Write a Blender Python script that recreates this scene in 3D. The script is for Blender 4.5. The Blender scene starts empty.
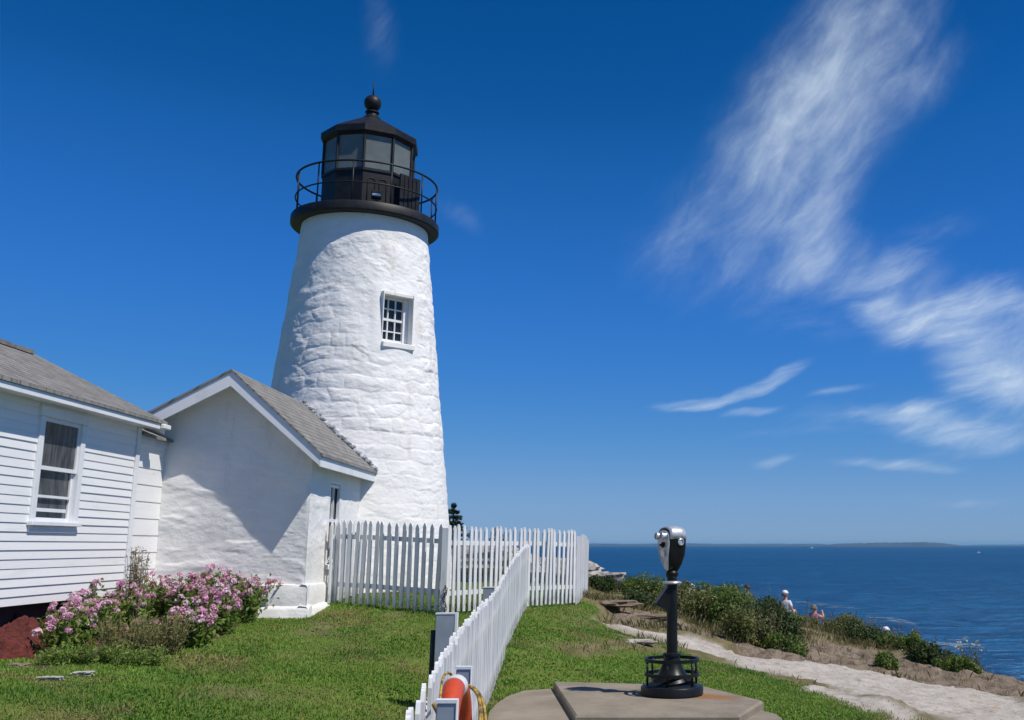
import bpy, math, random
import numpy as np
from mathutils import Vector, Matrix

random.seed(7)
RNG = np.random.default_rng(11)
scene = bpy.context.scene
COL = scene.collection
R = math.radians

# ------------------------------------------------------------------ camera geometry
W, H = 1024, 720
F = 1020.0                      # focal length in pixels
PX, PY = 670.0, 360.0           # principal point (the photograph is cropped off-centre)
PITCH = math.atan(185.0 / F)
CP, SP = math.cos(PITCH), math.sin(PITCH)


def ray(px, py):
    u, v = (px - PX) / F, (PY - py) / F
    return np.array([u, CP - v * SP, SP + v * CP])


def at(px, py, Y):
    d = ray(px, py)
    return d * (Y / d[1])


def on_plane(px, py, p0, n):
    d = ray(px, py)
    return d * (np.dot(p0, n) / np.dot(d, n))


# ------------------------------------------------------------------ numpy noise
def _hash(i, j, k, seed):
    h = (i.astype(np.int64) * 374761393 + j.astype(np.int64) * 668265263 + k.astype(np.int64) * 2147483647 + seed * 974711) & 0xFFFFFFFF
    h = ((h ^ (h >> 13)) * 1274126177) & 0xFFFFFFFF
    h = ((h ^ (h >> 16)) * 2246822519) & 0xFFFFFFFF
    return ((h ^ (h >> 15)) & 0xFFFFFF) / float(0xFFFFFF)


def vnoise(x, y, z=0.0, seed=0):
    x, y, z = np.broadcast_arrays(np.asarray(x, float), np.asarray(y, float), np.asarray(z, float))
    i, j, k = np.floor(x), np.floor(y), np.floor(z)
    fx, fy, fz = x - i, y - j, z - k
    fx = fx * fx * fx * (fx * (fx * 6 - 15) + 10)
    fy = fy * fy * fy * (fy * (fy * 6 - 15) + 10)
    fz = fz * fz * fz * (fz * (fz * 6 - 15) + 10)
    r = 0
    for a in (0, 1):
        for b in (0, 1):
            for c in (0, 1):
                wgt = (fx if a else 1 - fx) * (fy if b else 1 - fy) * (fz if c else 1 - fz)
                r = r + wgt * _hash(i + a, j + b, k + c, seed)
    return r * 2 - 1


def fbm(x, y, z=0.0, oct=4, seed=0, gain=0.5):
    r, a, f = 0, 1.0, 1.0
    for o in range(oct):
        r = r + a * vnoise(np.asarray(x) * f, np.asarray(y) * f, np.asarray(z) * f, seed + o * 17)
        a *= gain
        f *= 2.03
    return r


def sstep(e0, e1, x):
    t = np.clip((x - e0) / (e1 - e0), 0, 1)
    return t * t * (3 - 2 * t)


def poly_sd(px, py, poly):
    """signed distance (negative inside) to a closed 2D polygon"""
    poly = np.asarray(poly, float)
    d = np.full(px.shape, 1e18)
    inside = np.zeros(px.shape, bool)
    n = len(poly)
    for i in range(n):
        ax, ay = poly[i]
        bx, by = poly[(i + 1) % n]
        ex, ey = bx - ax, by - ay
        wx, wy = px - ax, py - ay
        t = np.clip((wx * ex + wy * ey) / (ex * ex + ey * ey + 1e-12), 0, 1)
        d = np.minimum(d, (wx - ex * t) ** 2 + (wy - ey * t) ** 2)
        c = ((ay > py) != (by > py))
        xi = ax + (py - ay) / (by - ay + 1e-12) * (bx - ax)
        inside ^= c & (px < xi)
    d = np.sqrt(d)
    return np.where(inside, -d, d)


def line_sd(px, py, pts):
    d = np.full(px.shape, 1e18)
    for (ax, ay), (bx, by) in zip(pts[:-1], pts[1:]):
        ex, ey = bx - ax, by - ay
        wx, wy = px - ax, py - ay
        t = np.clip((wx * ex + wy * ey) / (ex * ex + ey * ey + 1e-12), 0, 1)
        d = np.minimum(d, (wx - ex * t) ** 2 + (wy - ey * t) ** 2)
    return np.sqrt(d)


# ------------------------------------------------------------------ mesh helpers
class MB:
    def __init__(self):
        self.v = []
        self.f = []
        self.n = 0

    def add(self, verts, faces):
        verts = np.asarray(verts, float).reshape(-1, 3)
        self.v.append(verts)
        for f in faces:
            self.f.append(tuple(int(i) + self.n for i in f))
        self.n += len(verts)

    def box(self, lo, hi, M=None, bev=0.0):
        lo, hi = np.minimum(lo, hi), np.maximum(lo, hi)
        x0, y0, z0 = lo
        x1, y1, z1 = hi
        if bev <= 0:
            v = [(x0, y0, z0), (x1, y0, z0), (x1, y1, z0), (x0, y1, z0), (x0, y0, z1), (x1, y0, z1), (x1, y1, z1), (x0, y1, z1)]
            f = [(0, 3, 2, 1), (4, 5, 6, 7), (0, 1, 5, 4), (1, 2, 6, 5), (2, 3, 7, 6), (3, 0, 4, 7)]
        else:
            b = bev
            v, f = [], []
            import itertools
            idx = {}
            for sx, sy, sz in itertools.product((0, 1), repeat=3):
                c = (x1 if sx else x0, y1 if sy else y0, z1 if sz else z0)
                s = (1 if sx else -1, 1 if sy else -1, 1 if sz else -1)
                for ax in range(3):
                    p = [c[i] - (s[i] * b if i != ax else 0) for i in range(3)]
                    idx[(sx, sy, sz, ax)] = len(v)
                    v.append(tuple(p))
            for ax in range(3):
                o = [i for i in range(3) if i != ax]
                for sv in (0, 1):
                    q = []
                    for (a1, a2) in ((0, 0), (1, 0), (1, 1), (0, 1)):
                        k = [0, 0, 0]
                        k[ax] = sv
                        k[o[0]] = a1
                        k[o[1]] = a2
                        q.append(idx[(k[0], k[1], k[2], ax)])
                    f.append(tuple(q))
            for ax in range(3):
                o = [i for i in range(3) if i != ax]
                for a1 in (0, 1):
                    for a2 in (0, 1):
                        q = []
                        for sv, axx in ((0, o[0]), (0, o[1]), (1, o[1]), (1, o[0])):
                            k = [0, 0, 0]
                            k[ax] = sv
                            k[o[0]] = a1
                            k[o[1]] = a2
                            q.append(idx[(k[0], k[1], k[2], axx)])
                        f.append(tuple(q))
            for sx, sy, sz in itertools.product((0, 1), repeat=3):
                f.append(tuple(idx[(sx, sy, sz, ax)] for ax in range(3)))
        v = np.array(v)
        if M is not None:
            v = M(v)
        self.add(v, f)

    def prism(self, poly, extr):
        """poly: list of 3D points (planar), extr: 3D vector"""
        p = np.asarray(poly, float)
        e = np.asarray(extr, float)
        n = len(p)
        f = [tuple(range(n))[::-1], tuple(range(n, 2 * n))]
        for i in range(n):
            j = (i + 1) % n
            f.append((i, j, n + j, n + i))
        self.add(np.vstack([p, p + e]), f)

    def tube(self, pts, r, seg=8, cap=True, closed=False):
        pts = np.asarray(pts, float)
        m = len(pts)
        rr = np.full(m, r, float) if np.isscalar(r) else np.asarray(r, float)
        vs = []
        up0 = None
        for i in range(m):
            if closed:
                t = pts[(i + 1) % m] - pts[(i - 1) % m]
            else:
                t = pts[min(i + 1, m - 1)] - pts[max(i - 1, 0)]
            t = t / (np.linalg.norm(t) + 1e-12)
            if up0 is None:
                up0 = np.array([0, 0, 1.0]) if abs(t[2]) < 0.9 else np.array([1.0, 0, 0])
            a = np.cross(t, up0)
            a /= np.linalg.norm(a) + 1e-12
            b = np.cross(a, t)
            up0 = b
            th = np.arange(seg) / seg * 2 * math.pi
            vs.append(pts[i] + rr[i] * (np.cos(th)[:, None] * a + np.sin(th)[:, None] * b))
        v = np.vstack(vs)
        f = []
        for i in range(m if closed else m - 1):
            i2 = (i + 1) % m
            for k in range(seg):
                k2 = (k + 1) % seg
                f.append((i * seg + k, i * seg + k2, i2 * seg + k2, i2 * seg + k))
        if cap and not closed:
            f.append(tuple(range(seg))[::-1])
            f.append(tuple((m - 1) * seg + k for k in range(seg)))
        self.add(v, f)

    def lathe(self, prof, c=(0, 0, 0), seg=32, phase=0.0):
        """prof: list of (r, z)"""
        th = np.arange(seg) / seg * 2 * math.pi + phase
        v, f = [], []
        m = len(prof)
        for r, z in prof:
            for t in th:
                v.append((c[0] + r * math.cos(t), c[1] + r * math.sin(t), c[2] + z))
        for i in range(m - 1):
            for k in range(seg):
                k2 = (k + 1) % seg
                f.append((i * seg + k, i * seg + k2, (i + 1) * seg + k2, (i + 1) * seg + k))
        if prof[0][0] > 1e-6:
            f.append(tuple(range(seg))[::-1])
        if prof[-1][0] > 1e-6:
            f.append(tuple((m - 1) * seg + k for k in range(seg)))
        self.add(v, f)

    def sphere(self, c, r, seg=16, rings=10, sc=(1, 1, 1)):
        prof = [(max(1e-4, math.sin(math.pi * i / rings)), -math.cos(math.pi * i / rings)) for i in range(rings + 1)]
        n0 = self.n
        tmp = MB()
        tmp.lathe(prof, (0, 0, 0), seg)
        v = np.vstack(tmp.v) * r * np.asarray(sc) + np.asarray(c)
        self.add(v, tmp.f)


def world_loc(o):
    p = Vector((0, 0, 0))
    while o is not None:
        p += o.location
        o = o.parent
    return np.array(p)


def mesh_raw(name, v, f_flat, sizes, smooth=False):
    me = bpy.data.meshes.new(name)
    me.vertices.add(len(v))
    me.vertices.foreach_set('co', np.ascontiguousarray(v, dtype=np.float32).ravel())
    me.loops.add(len(f_flat))
    me.loops.foreach_set('vertex_index', np.ascontiguousarray(f_flat, dtype=np.int32))
    st = np.concatenate([[0], np.cumsum(sizes)[:-1]]).astype(np.int32)
    me.polygons.add(len(sizes))
    me.polygons.foreach_set('loop_start', st)
    me.polygons.foreach_set('use_smooth', np.full(len(sizes), bool(smooth)))
    me.update(calc_edges=True)
    me.validate()
    return me


def obj(name, mb, mat, parent=None, smooth=False, loc=None, recalc=True):
    """one mesh object; vertices are given in world space (parents unrotated at this time)"""
    v = np.vstack(mb.v)
    off = world_loc(parent) if parent is not None else np.zeros(3)
    base = np.zeros(3) if loc is None else np.asarray(loc, float)
    v = v - off - base
    sizes = np.array([len(f) for f in mb.f])
    flat = np.concatenate([np.asarray(f) for f in mb.f])
    me = mesh_raw(name, v, flat, sizes, smooth)
    if recalc:
        import bmesh
        bm = bmesh.new()
        bm.from_mesh(me)
        bmesh.ops.recalc_face_normals(bm, faces=bm.faces)
        bm.to_mesh(me)
        bm.free()
    if smooth == 'auto':
        pass
    me.materials.append(mat)
    o = bpy.data.objects.new(name, me)
    COL.objects.link(o)
    o.location = base
    if parent is not None:
        o.parent = parent
    return o


def tag(o, label=None, cat=None, group=None, kind=None):
    if label:
        o['label'] = label
    if cat:
        o['category'] = cat
    if group:
        o['group'] = group
    if kind:
        o['kind'] = kind
    return o


def thing(name, loc, label, cat, group=None):
    o = bpy.data.objects.new(name, None)
    o.empty_display_size = 0.2
    COL.objects.link(o)
    o.location = loc
    return tag(o, label, cat, group)


def dup(o, parent=None):
    c = o.copy()
    COL.objects.link(c)
    if parent is not None:
        c.parent = parent
    for ch in list(o.children):
        dup(ch, c)
    return c


def smooth_angle(o, deg=40):
    me = o.data
    me.polygons.foreach_set('use_smooth', np.ones(len(me.polygons), dtype=bool))
    try:
        me.set_sharp_from_angle(angle=R(deg))
    except Exception:
        pass
    return o


# ------------------------------------------------------------------ material helper
class NT:
    def __init__(self, tree):
        self.t = tree

    def n(self, typ, **kw):
        nd = self.t.nodes.new(typ)
        for k, v in kw.items():
            if k.startswith('i_'):
                nd.inputs[k[2:].replace('_', ' ')].default_value = v
            else:
                setattr(nd, k, v)
        return nd

    def l(self, a, b):
        self.t.links.new(a, b)

    def math(self, op, a, b=None, c=None, clamp=False):
        nd = self.t.nodes.new('ShaderNodeMath')
        nd.operation = op
        nd.use_clamp = clamp
        for i, x in enumerate((a, b, c)):
            if x is None:
                continue
            if isinstance(x, (int, float)):
                nd.inputs[i].default_value = x
            else:
                self.l(x, nd.inputs[i])
        return nd.outputs[0]

    def mix(self, fac, a, b, blend='MIX'):
        nd = self.t.nodes.new('ShaderNodeMix')
        nd.data_type = 'RGBA'
        nd.blend_type = blend
        for s, x in ((0, fac), (6, a), (7, b)):
            if isinstance(x, (int, float)):
                nd.inputs[s].default_value = x
            elif isinstance(x, (tuple, list)):
                nd.inputs[s].default_value = tuple(x) + ((1,) if len(x) == 3 else ())
            else:
                self.l(x, nd.inputs[s])
        return nd.outputs[2]

    def noise(self, vec, scale, detail=4, rough=0.55, dist=0.0, sc=None):
        if sc is not None:
            mp = self.n('ShaderNodeMapping')
            mp.inputs['Scale'].default_value = sc
            self.l(vec, mp.inputs['Vector'])
            vec = mp.outputs[0]
        nd = self.n('ShaderNodeTexNoise')
        nd.inputs['Scale'].default_value = scale
        nd.inputs['Detail'].default_value = detail
        nd.inputs['Roughness'].default_value = rough
        nd.inputs['Distortion'].default_value = dist
        self.l(vec, nd.inputs['Vector'])
        return nd.outputs['Fac']

    def ramp(self, fac, stops):
        nd = self.n('ShaderNodeValToRGB')
        cr = nd.color_ramp
        while len(cr.elements) < len(stops):
            cr.elements.new(0.5)
        for e, (p, c) in zip(cr.elements, stops):
            e.position = p
            e.color = tuple(c) + (1,) if len(c) == 3 else c
        self.l(fac, nd.inputs[0])
        return nd.outputs[0]

    def rng(self, x, a, b, c=0.0, d=1.0, smooth=True):
        nd = self.n('ShaderNodeMapRange')
        nd.interpolation_type = 'SMOOTHSTEP' if smooth else 'LINEAR'
        for i, v in enumerate((a, b, c, d)):
            nd.inputs[i + 1].default_value = v
        self.l(x, nd.inputs[0])
        return nd.outputs[0]

    def bump(self, h, strength=0.3, dist=0.02, prev=None):
        nd = self.n('ShaderNodeBump')
        nd.inputs['Strength'].default_value = strength
        nd.inputs['Distance'].default_value = dist
        self.l(h, nd.inputs['Height'])
        if prev is not None:
            self.l(prev, nd.inputs['Normal'])
        return nd.outputs[0]


def new_mat(name):
    m = bpy.data.materials.new(name)
    m.use_nodes = True
    nt = NT(m.node_tree)
    b = m.node_tree.nodes['Principled BSDF']
    return m, nt, b


def simple(name, c1, c2=None, scale=3.0, rough=0.6, metal=0.0, bump=0.0, bscale=40.0, bdist=0.01, sc=None, spec=0.5, coat=0.0, fade=(0.35, 0.65)):
    m, nt, b = new_mat(name)
    tc = nt.n('ShaderNodeTexCoord').outputs['Object']
    c2 = c2 or tuple(x * 0.8 for x in c1)
    nz = nt.noise(tc, scale, 5, 0.6, sc=sc)
    nt.l(nt.mix(nt.rng(nz, *fade), c1, c2), b.inputs['Base Color'])
    b.inputs['Roughness'].default_value = rough
    b.inputs['Metallic'].default_value = metal
    b.inputs['Specular IOR Level'].default_value = spec
    b.inputs['Coat Weight'].default_value = coat
    if bump:
        nt.l(nt.bump(nt.noise(tc, bscale, 4, 0.6, sc=sc), bump, bdist), b.inputs['Normal'])
    return m


def leafy(name, cols, rough=0.55, trans=0.25, spec=0.3):
    m, nt, b = new_mat(name)
    g = nt.n('ShaderNodeNewGeometry')
    k = len(cols)
    stops = [(i / (k - 1), c) for i, c in enumerate(cols)]
    col = nt.ramp(g.outputs['Random Per Island'], stops)
    nt.l(col, b.inputs['Base Color'])
    b.inputs['Roughness'].default_value = rough
    b.inputs['Specular IOR Level'].default_value = spec
    if trans > 0:
        tr = nt.n('ShaderNodeBsdfTranslucent')
        nt.l(col, tr.inputs['Color'])
        ms = nt.n('ShaderNodeMixShader')
        ms.inputs[0].default_value = trans
        nt.l(b.outputs[0], ms.inputs[1])
        nt.l(tr.outputs[0], ms.inputs[2])
        nt.l(ms.outputs[0], m.node_tree.nodes['Material Output'].inputs['Surface'])
    return m


M = {}
M['metal_black'] = simple('black_paint', (0.010, 0.010, 0.011), (0.018, 0.018, 0.019), 6, 0.5, 0, 0.15, 60, 0.004, spec=0.28)
M['scope_black'] = simple('gloss_black_enamel', (0.008, 0.010, 0.010), (0.014, 0.015, 0.015), 9, 0.36, 0, 0.2, 35, 0.003, spec=0.2)
M['chrome'] = simple('worn_silver', (0.72, 0.72, 0.72), (0.52, 0.53, 0.54), 14, 0.34, 0.5, 0.1, 80, 0.002)
M['plate'] = simple('dull_silver_plate', (0.66, 0.66, 0.66), (0.46, 0.47, 0.48), 22, 0.45, 0.25, 0.1, 80, 0.002)
M['trim_white'] = simple('white_trim_paint', (0.76, 0.77, 0.78), (0.66, 0.67, 0.67), 2.5, 0.5, 0, 0.25, 25, 0.004, fade=(0.45, 0.75))
M['orange'] = simple('orange_vinyl', (0.56, 0.07, 0.02), (0.44, 0.055, 0.018), 8, 0.4, 0, 0.1, 30)
M['band_white'] = simple('white_band', (0.72, 0.72, 0.7), (0.6, 0.6, 0.58), 10, 0.5)
M['rope_yellow'] = simple('yellow_rope', (0.50, 0.33, 0.05), (0.10, 0.08, 0.05), 38, 0.8, 0, 0.5, 140, 0.004)
M['panel_shade_grey'] = simple('shade_grey_panel', (0.30, 0.34, 0.39), (0.25, 0.29, 0.34), 5, 0.6, 0, 0.15, 40, 0.003)  # grey-blue carries the shade on the near faces of the white ring posts
M['dark_wood'] = simple('dark_stake', (0.03, 0.032, 0.035), (0.05, 0.05, 0.05), 9, 0.7)
M['glass_dark'] = simple('dark_window_glass', (0.015, 0.018, 0.02), (0.022, 0.024, 0.026), 2, 0.06, 0, 0.05, 2, 0.01, spec=0.6)
M['glass_house'] = simple('reflection_toned_glass', (0.11, 0.115, 0.11), (0.04, 0.043, 0.042), 5, 0.05, 0, 0.12, 3, 0.02, spec=0.7, sc=(3, 3, 0.5))  # paler streaked base colour stands in for reflections and a curtain
M['curtain'] = simple('pale_curtain', (0.35, 0.34, 0.31), (0.22, 0.22, 0.2), 14, 0.9, sc=(6, 6, 0.3))
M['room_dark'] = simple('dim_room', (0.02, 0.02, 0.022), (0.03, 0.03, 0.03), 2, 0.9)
M['skin'] = simple('skin', (0.52, 0.28, 0.2), (0.47, 0.25, 0.18), 6, 0.55)
M['foundation'] = simple('dark_foundation', (0.05, 0.035, 0.03), (0.03, 0.022, 0.02), 5, 0.9)
M['bark'] = simple('bark', (0.09, 0.07, 0.055), (0.05, 0.04, 0.03), 20, 0.9, 0, 0.5, 40)
M['stem'] = simple('plant_stem', (0.10, 0.13, 0.04), (0.14, 0.11, 0.05), 20, 0.8)
M['stone_pale'] = simple('pale_stone', (0.46, 0.44, 0.40), (0.30, 0.28, 0.25), 14, 0.85, 0, 0.5, 50)


def siding_mat():
    m, nt, b = new_mat('white_clapboard_paint')
    tc = nt.n('ShaderNodeTexCoord').outputs['Object']
    a = nt.noise(tc, 3.0, 5, 0.6, sc=(1, 0.5, 3))
    c = nt.mix(nt.rng(a, 0.5, 0.8), (0.79, 0.785, 0.775), (0.69, 0.685, 0.67))
    g = nt.noise(tc, 14, 4, 0.7, sc=(1, 0.25, 1.5))
    c = nt.mix(nt.rng(g, 0.68, 0.76), c, (0.5, 0.48, 0.44))
    nt.l(c, b.inputs['Base Color'])
    b.inputs['Roughness'].default_value = 0.5
    nt.l(nt.bump(nt.noise(tc, 30, 4, 0.6, sc=(1, 0.2, 3)), 0.25, 0.004), b.inputs['Normal'])
    return m


def stucco_mat(name, c1, c2, stain):
    m, nt, b = new_mat(name)
    tc = nt.n('ShaderNodeTexCoord').outputs['Object']
    a = nt.noise(tc, 1.6, 6, 0.62)
    c = nt.mix(nt.rng(a, 0.42, 0.7), c1, c2)
    s = nt.noise(tc, 2.4, 6, 0.7, sc=(1, 1, 0.3))
    c = nt.mix(nt.math('MULTIPLY', nt.rng(s, 0.54, 0.72), 0.7), c, stain)
    nt.l(c, b.inputs['Base Color'])
    b.inputs['Roughness'].default_value = 0.75
    b.inputs['Specular IOR Level'].default_value = 0.25
    n1 = nt.bump(nt.noise(tc, 9, 6, 0.6, sc=(1, 1, 1.6)), 0.35, 0.03)
    n2 = nt.bump(nt.noise(tc, 55, 4, 0.6), 0.25, 0.006, n1)
    nt.l(n2, b.inputs['Normal'])
    return m


def shingle_mat(name, e_along, e_up):
    """weathered wood/asphalt shingles; e_along runs along the eave, e_up up the slope"""
    m, nt, b = new_mat(name)
    tc = nt.n('ShaderNodeTexCoord').outputs['Object']

    def dot(vec):
        d = nt.n('ShaderNodeVectorMath', operation='DOT_PRODUCT')
        nt.l(tc, d.inputs[0])
        d.inputs[1].default_value = tuple(vec)
        return d.outputs['Value']
    cx = nt.n('ShaderNodeCombineXYZ')
    nt.l(dot(e_along), cx.inputs[0])
    nt.l(dot(e_up), cx.inputs[1])
    br = nt.n('ShaderNodeTexBrick')
    nt.l(cx.outputs[0], br.inputs['Vector'])
    br.inputs['Scale'].default_value = 1.0
    br.inputs['Brick Width'].default_value = 0.17
    br.inputs['Row Height'].default_value = 0.125
    br.inputs['Mortar Size'].default_value = 0.010
    br.inputs['Mortar Smooth'].default_value = 0.3
    br.inputs['Color1'].default_value = (0.25, 0.242, 0.228, 1)
    br.inputs['Color2'].default_value = (0.13, 0.126, 0.12, 1)
    br.inputs['Mortar'].default_value = (0.045, 0.042, 0.038, 1)
    nz = nt.noise(cx.outputs[0], 5, 6, 0.65, sc=(3, 0.8, 1))
    c = nt.mix(nt.rng(nz, 0.3, 0.7, 0, 0.7), br.outputs['Color'], (0.30, 0.29, 0.27))
    nz2 = nt.noise(tc, 1.3, 4, 0.6)
    c = nt.mix(nt.rng(nz2, 0.45, 0.75, 0, 0.5), c, (0.13, 0.13, 0.11))
    nt.l(c, b.inputs['Base Color'])
    b.inputs['Roughness'].default_value = 0.9
    b.inputs['Specular IOR Level'].default_value = 0.15
    # saw-tooth profile of the courses + joints
    fr = nt.math('FRACT', nt.math('DIVIDE', dot(e_up), 0.125))
    hgt = nt.math('ADD', nt.math('MULTIPLY', fr, -0.6), nt.math('MULTIPLY', br.outputs['Fac'], -0.6))
    n1 = nt.bump(hgt, 1.0, 0.035)
    n2 = nt.bump(nz, 0.3, 0.01, n1)
    nt.l(n2, b.inputs['Normal'])
    return m


def concrete_mat():
    m, nt, b = new_mat('weathered_concrete')
    tc = nt.n('ShaderNodeTexCoord').outputs['Object']
    a = nt.noise(tc, 2.2, 7, 0.65)
    c = nt.mix(nt.rng(a, 0.3, 0.7), (0.28, 0.24, 0.185), (0.18, 0.152, 0.115))
    g = nt.noise(tc, 90, 3, 0.7)
    c = nt.mix(nt.rng(g, 0.35, 0.75, 0, 0.4), c, (0.33, 0.28, 0.21))
    # rust run-off beside the viewer's foot (a stain with its own shape)
    mp = nt.n('ShaderNodeMapping', vector_type='TEXTURE')
    mp.inputs['Location'].default_value = (0.36, -0.14, 0.0)
    mp.inputs['Rotation'].default_value = (0, 0, R(-28))
    mp.inputs['Scale'].default_value = (0.42, 0.22, 9)
    nt.l(tc, mp.inputs[0])
    ln = nt.n('ShaderNodeVectorMath', operation='LENGTH')
    nt.l(mp.outputs[0], ln.inputs[0])
    d = nt.math('ADD', ln.outputs['Value'], nt.math('MULTIPLY', nt.math('SUBTRACT', nt.noise(tc, 7, 5, 0.6), 0.5), 0.9))
    c = nt.mix(nt.rng(d, 0.25, 1.1, 0.85, 0.0), c, (0.28, 0.12, 0.035))
    nt.l(c, b.inputs['Base Color'])
    b.inputs['Roughness'].default_value = 0.9
    b.inputs['Specular IOR Level'].default_value = 0.2
    n1 = nt.bump(nt.noise(tc, 22, 6, 0.7), 0.4, 0.012)
    nt.l(nt.bump(g, 0.5, 0.005, n1), b.inputs['Normal'])
    return m


M['siding'] = siding_mat()
M['tower_stone'] = stucco_mat('whitewashed_rubble', (0.82, 0.80, 0.765), (0.76, 0.74, 0.705), (0.60, 0.565, 0.48))
M['annex_stucco'] = stucco_mat('whitewashed_render', (0.80, 0.785, 0.755), (0.74, 0.725, 0.70), (0.62, 0.595, 0.53))
M['concrete'] = concrete_mat()


def picket_mat():
    m, nt, b = new_mat('weathered_picket_paint')
    tc = nt.n('ShaderNodeTexCoord').outputs['Object']
    oi = nt.n('ShaderNodeObjectInfo')
    off = nt.n('ShaderNodeVectorMath', operation='ADD')
    nt.l(tc, off.inputs[0])
    sc = nt.n('ShaderNodeVectorMath', operation='SCALE')
    nt.l(oi.outputs['Location'], sc.inputs[0])
    sc.inputs['Scale'].default_value = 7.3
    nt.l(sc.outputs[0], off.inputs[1])
    a = nt.noise(off.outputs[0], 9, 5, 0.6, sc=(2.5, 2.5, 0.35))
    c = nt.mix(nt.rng(a, 0.42, 0.72), (0.77, 0.765, 0.755), (0.60, 0.60, 0.59))
    g = nt.noise(off.outputs[0], 22, 5, 0.7, sc=(2, 2, 0.4))
    c = nt.mix(nt.rng(g, 0.66, 0.76, 0, 0.8), c, (0.36, 0.33, 0.28))
    c = nt.mix(nt.math('MULTIPLY', oi.outputs['Random'], 0.36), c, (0.56, 0.57, 0.58))
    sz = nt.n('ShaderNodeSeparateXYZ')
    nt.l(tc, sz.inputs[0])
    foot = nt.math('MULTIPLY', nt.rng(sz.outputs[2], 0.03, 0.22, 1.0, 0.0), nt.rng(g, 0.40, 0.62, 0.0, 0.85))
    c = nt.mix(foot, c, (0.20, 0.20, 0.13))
    nt.l(c, b.inputs['Base Color'])
    b.inputs['Roughness'].default_value = 0.6
    b.inputs['Specular IOR Level'].default_value = 0.3
    nt.l(nt.bump(a, 0.3, 0.005), b.inputs['Normal'])
    return m


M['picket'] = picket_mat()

# ------------------------------------------------------------------ directions of the buildings
ED = np.array([-0.0675, 1.0, 0.0])
ED /= np.linalg.norm(ED)                    # along the side walls, away from the camera
ER = np.array([ED[1], -ED[0], 0.0])         # to the right of the side walls
UZ = np.array([0, 0, 1.0])
SUN = np.array([0.60, -0.27, 1.0])
SUN /= np.linalg.norm(SUN)

# ------------------------------------------------------------------ terrain
SEA_Z = -13.0
ctrl_px = [(0, 655, 11.2), (0, 720, 7.3), (100, 690, 8.7), (200, 720, 8.3), (200, 640, 12.6), (305, 616, 15.2), (330, 606, 16.2),
           (440, 614.5, 15.4), (527, 608.5, 17.3), (575, 606, 18.6), (586, 597, 22.3), (490, 712, 9.9), (500, 682, 11.2), (512, 650, 12.9),
           (420, 720, 9.3), (300, 660, 11.3), (380, 640, 12.9), (90, 640, 12.2),
           (560, 655, 13.6), (610, 615, 18.9), (600, 640, 14.9), (700, 655, 15.8), (760, 690, 12.4), (800, 672, 15.4), (900, 695, 13.5), (1024, 720, 11.9),
           (1024, 692, 16.9), (900, 662, 22), (960, 664, 26.0), (800, 642, 23.6), (700, 602, 33), (595, 588, 31), (870, 720, 11.0)]
ctrl = [tuple(at(*c)) for c in ctrl_px]
ctrl += [(0, 0, -1.65), (0, -8, -1.7), (-8, -8, -1.5), (8, -8, -2.3), (-1.0, 4, -1.66), (0, 10, -1.69), (0.8, 8, -1.72), (-1.2, 7, -1.66),
         (-7.0, 21, -0.9), (-30, 60, -1.5), (-30, 20, -0.9), (-12, 30, -1.0), (-5, 30, -1.15), (-6, 45, -1.5), (-30, -8, -1.3),
         (-9, 13, -1.1), (-12, 8, -1.15), (-4, 24, -1.1),
         (12, 0, -3.2), (14, 12, -3.9), (14, 30, -5.2), (5, 38, -2.9), (8.5, 36, -4.1), (0, 38, -2.0), (4, 36, -2.75), (25, 10, -7), (25, 50, -8), (5, 60, -4)]
ctrl = np.array(ctrl)


def tps_fit(P, z, lam=0.02):
    n = len(P)
    d2 = ((P[:, None] - P[None]) ** 2).sum(-1)
    K = np.where(d2 > 0, d2 * np.log(d2 + 1e-12) * 0.5, 0) + lam * np.eye(n)
    A = np.zeros((n + 3, n + 3))
    A[:n, :n] = K
    A[:n, n] = 1
    A[:n, n + 1:] = P
    A[n, :n] = 1
    A[n + 1:, :n] = P.T
    return np.linalg.solve(A, np.concatenate([z, np.zeros(3)]))


TW = tps_fit(ctrl[:, :2], ctrl[:, 2])
CLIFF = [(-60, 66), (-30, 58), (-12, 50), (-4, 43), (0, 41), (4, 40), (7, 40), (9.5, 37.5), (10.6, 32), (10.3, 26), (10.5, 20), (12.5, 14), (16, 6), (18, -12),
         (-60, -12)]


def base_h(x, y):
    x, y = np.asarray(x, float), np.asarray(y, float)
    r = TW[-3] + TW[-2] * x + TW[-1] * y
    for (cx, cy, _), w in zip(ctrl, TW[:-3]):
        d2 = (x - cx) ** 2 + (y - cy) ** 2
        r = r + w * 0.5 * d2 * np.log(d2 + 1e-12)
    r = np.clip(r, -9, -0.6)
    sd = poly_sd(x, y, CLIFF)
    sd = sd + 1.2 * fbm(x * 0.18, y * 0.18, 0, 3, 5)
    t = sstep(-0.5, 16, sd)
    return r * (1 - t) + (SEA_Z - 5) * t


def ground_at(px, py, h=None):
    h = h or base_h
    d = ray(px, py)
    ts = np.linspace(3, 70, 1200) / d[1]
    P = d[None, :] * ts[:, None]
    below = P[:, 2] < h(P[:, 0], P[:, 1])
    i = int(np.argmax(below)) if below.any() else len(ts) - 1
    return P[i]


def poly_ground(pts):
    return [tuple(ground_at(x, y)[:2]) for x, y in pts]


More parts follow.
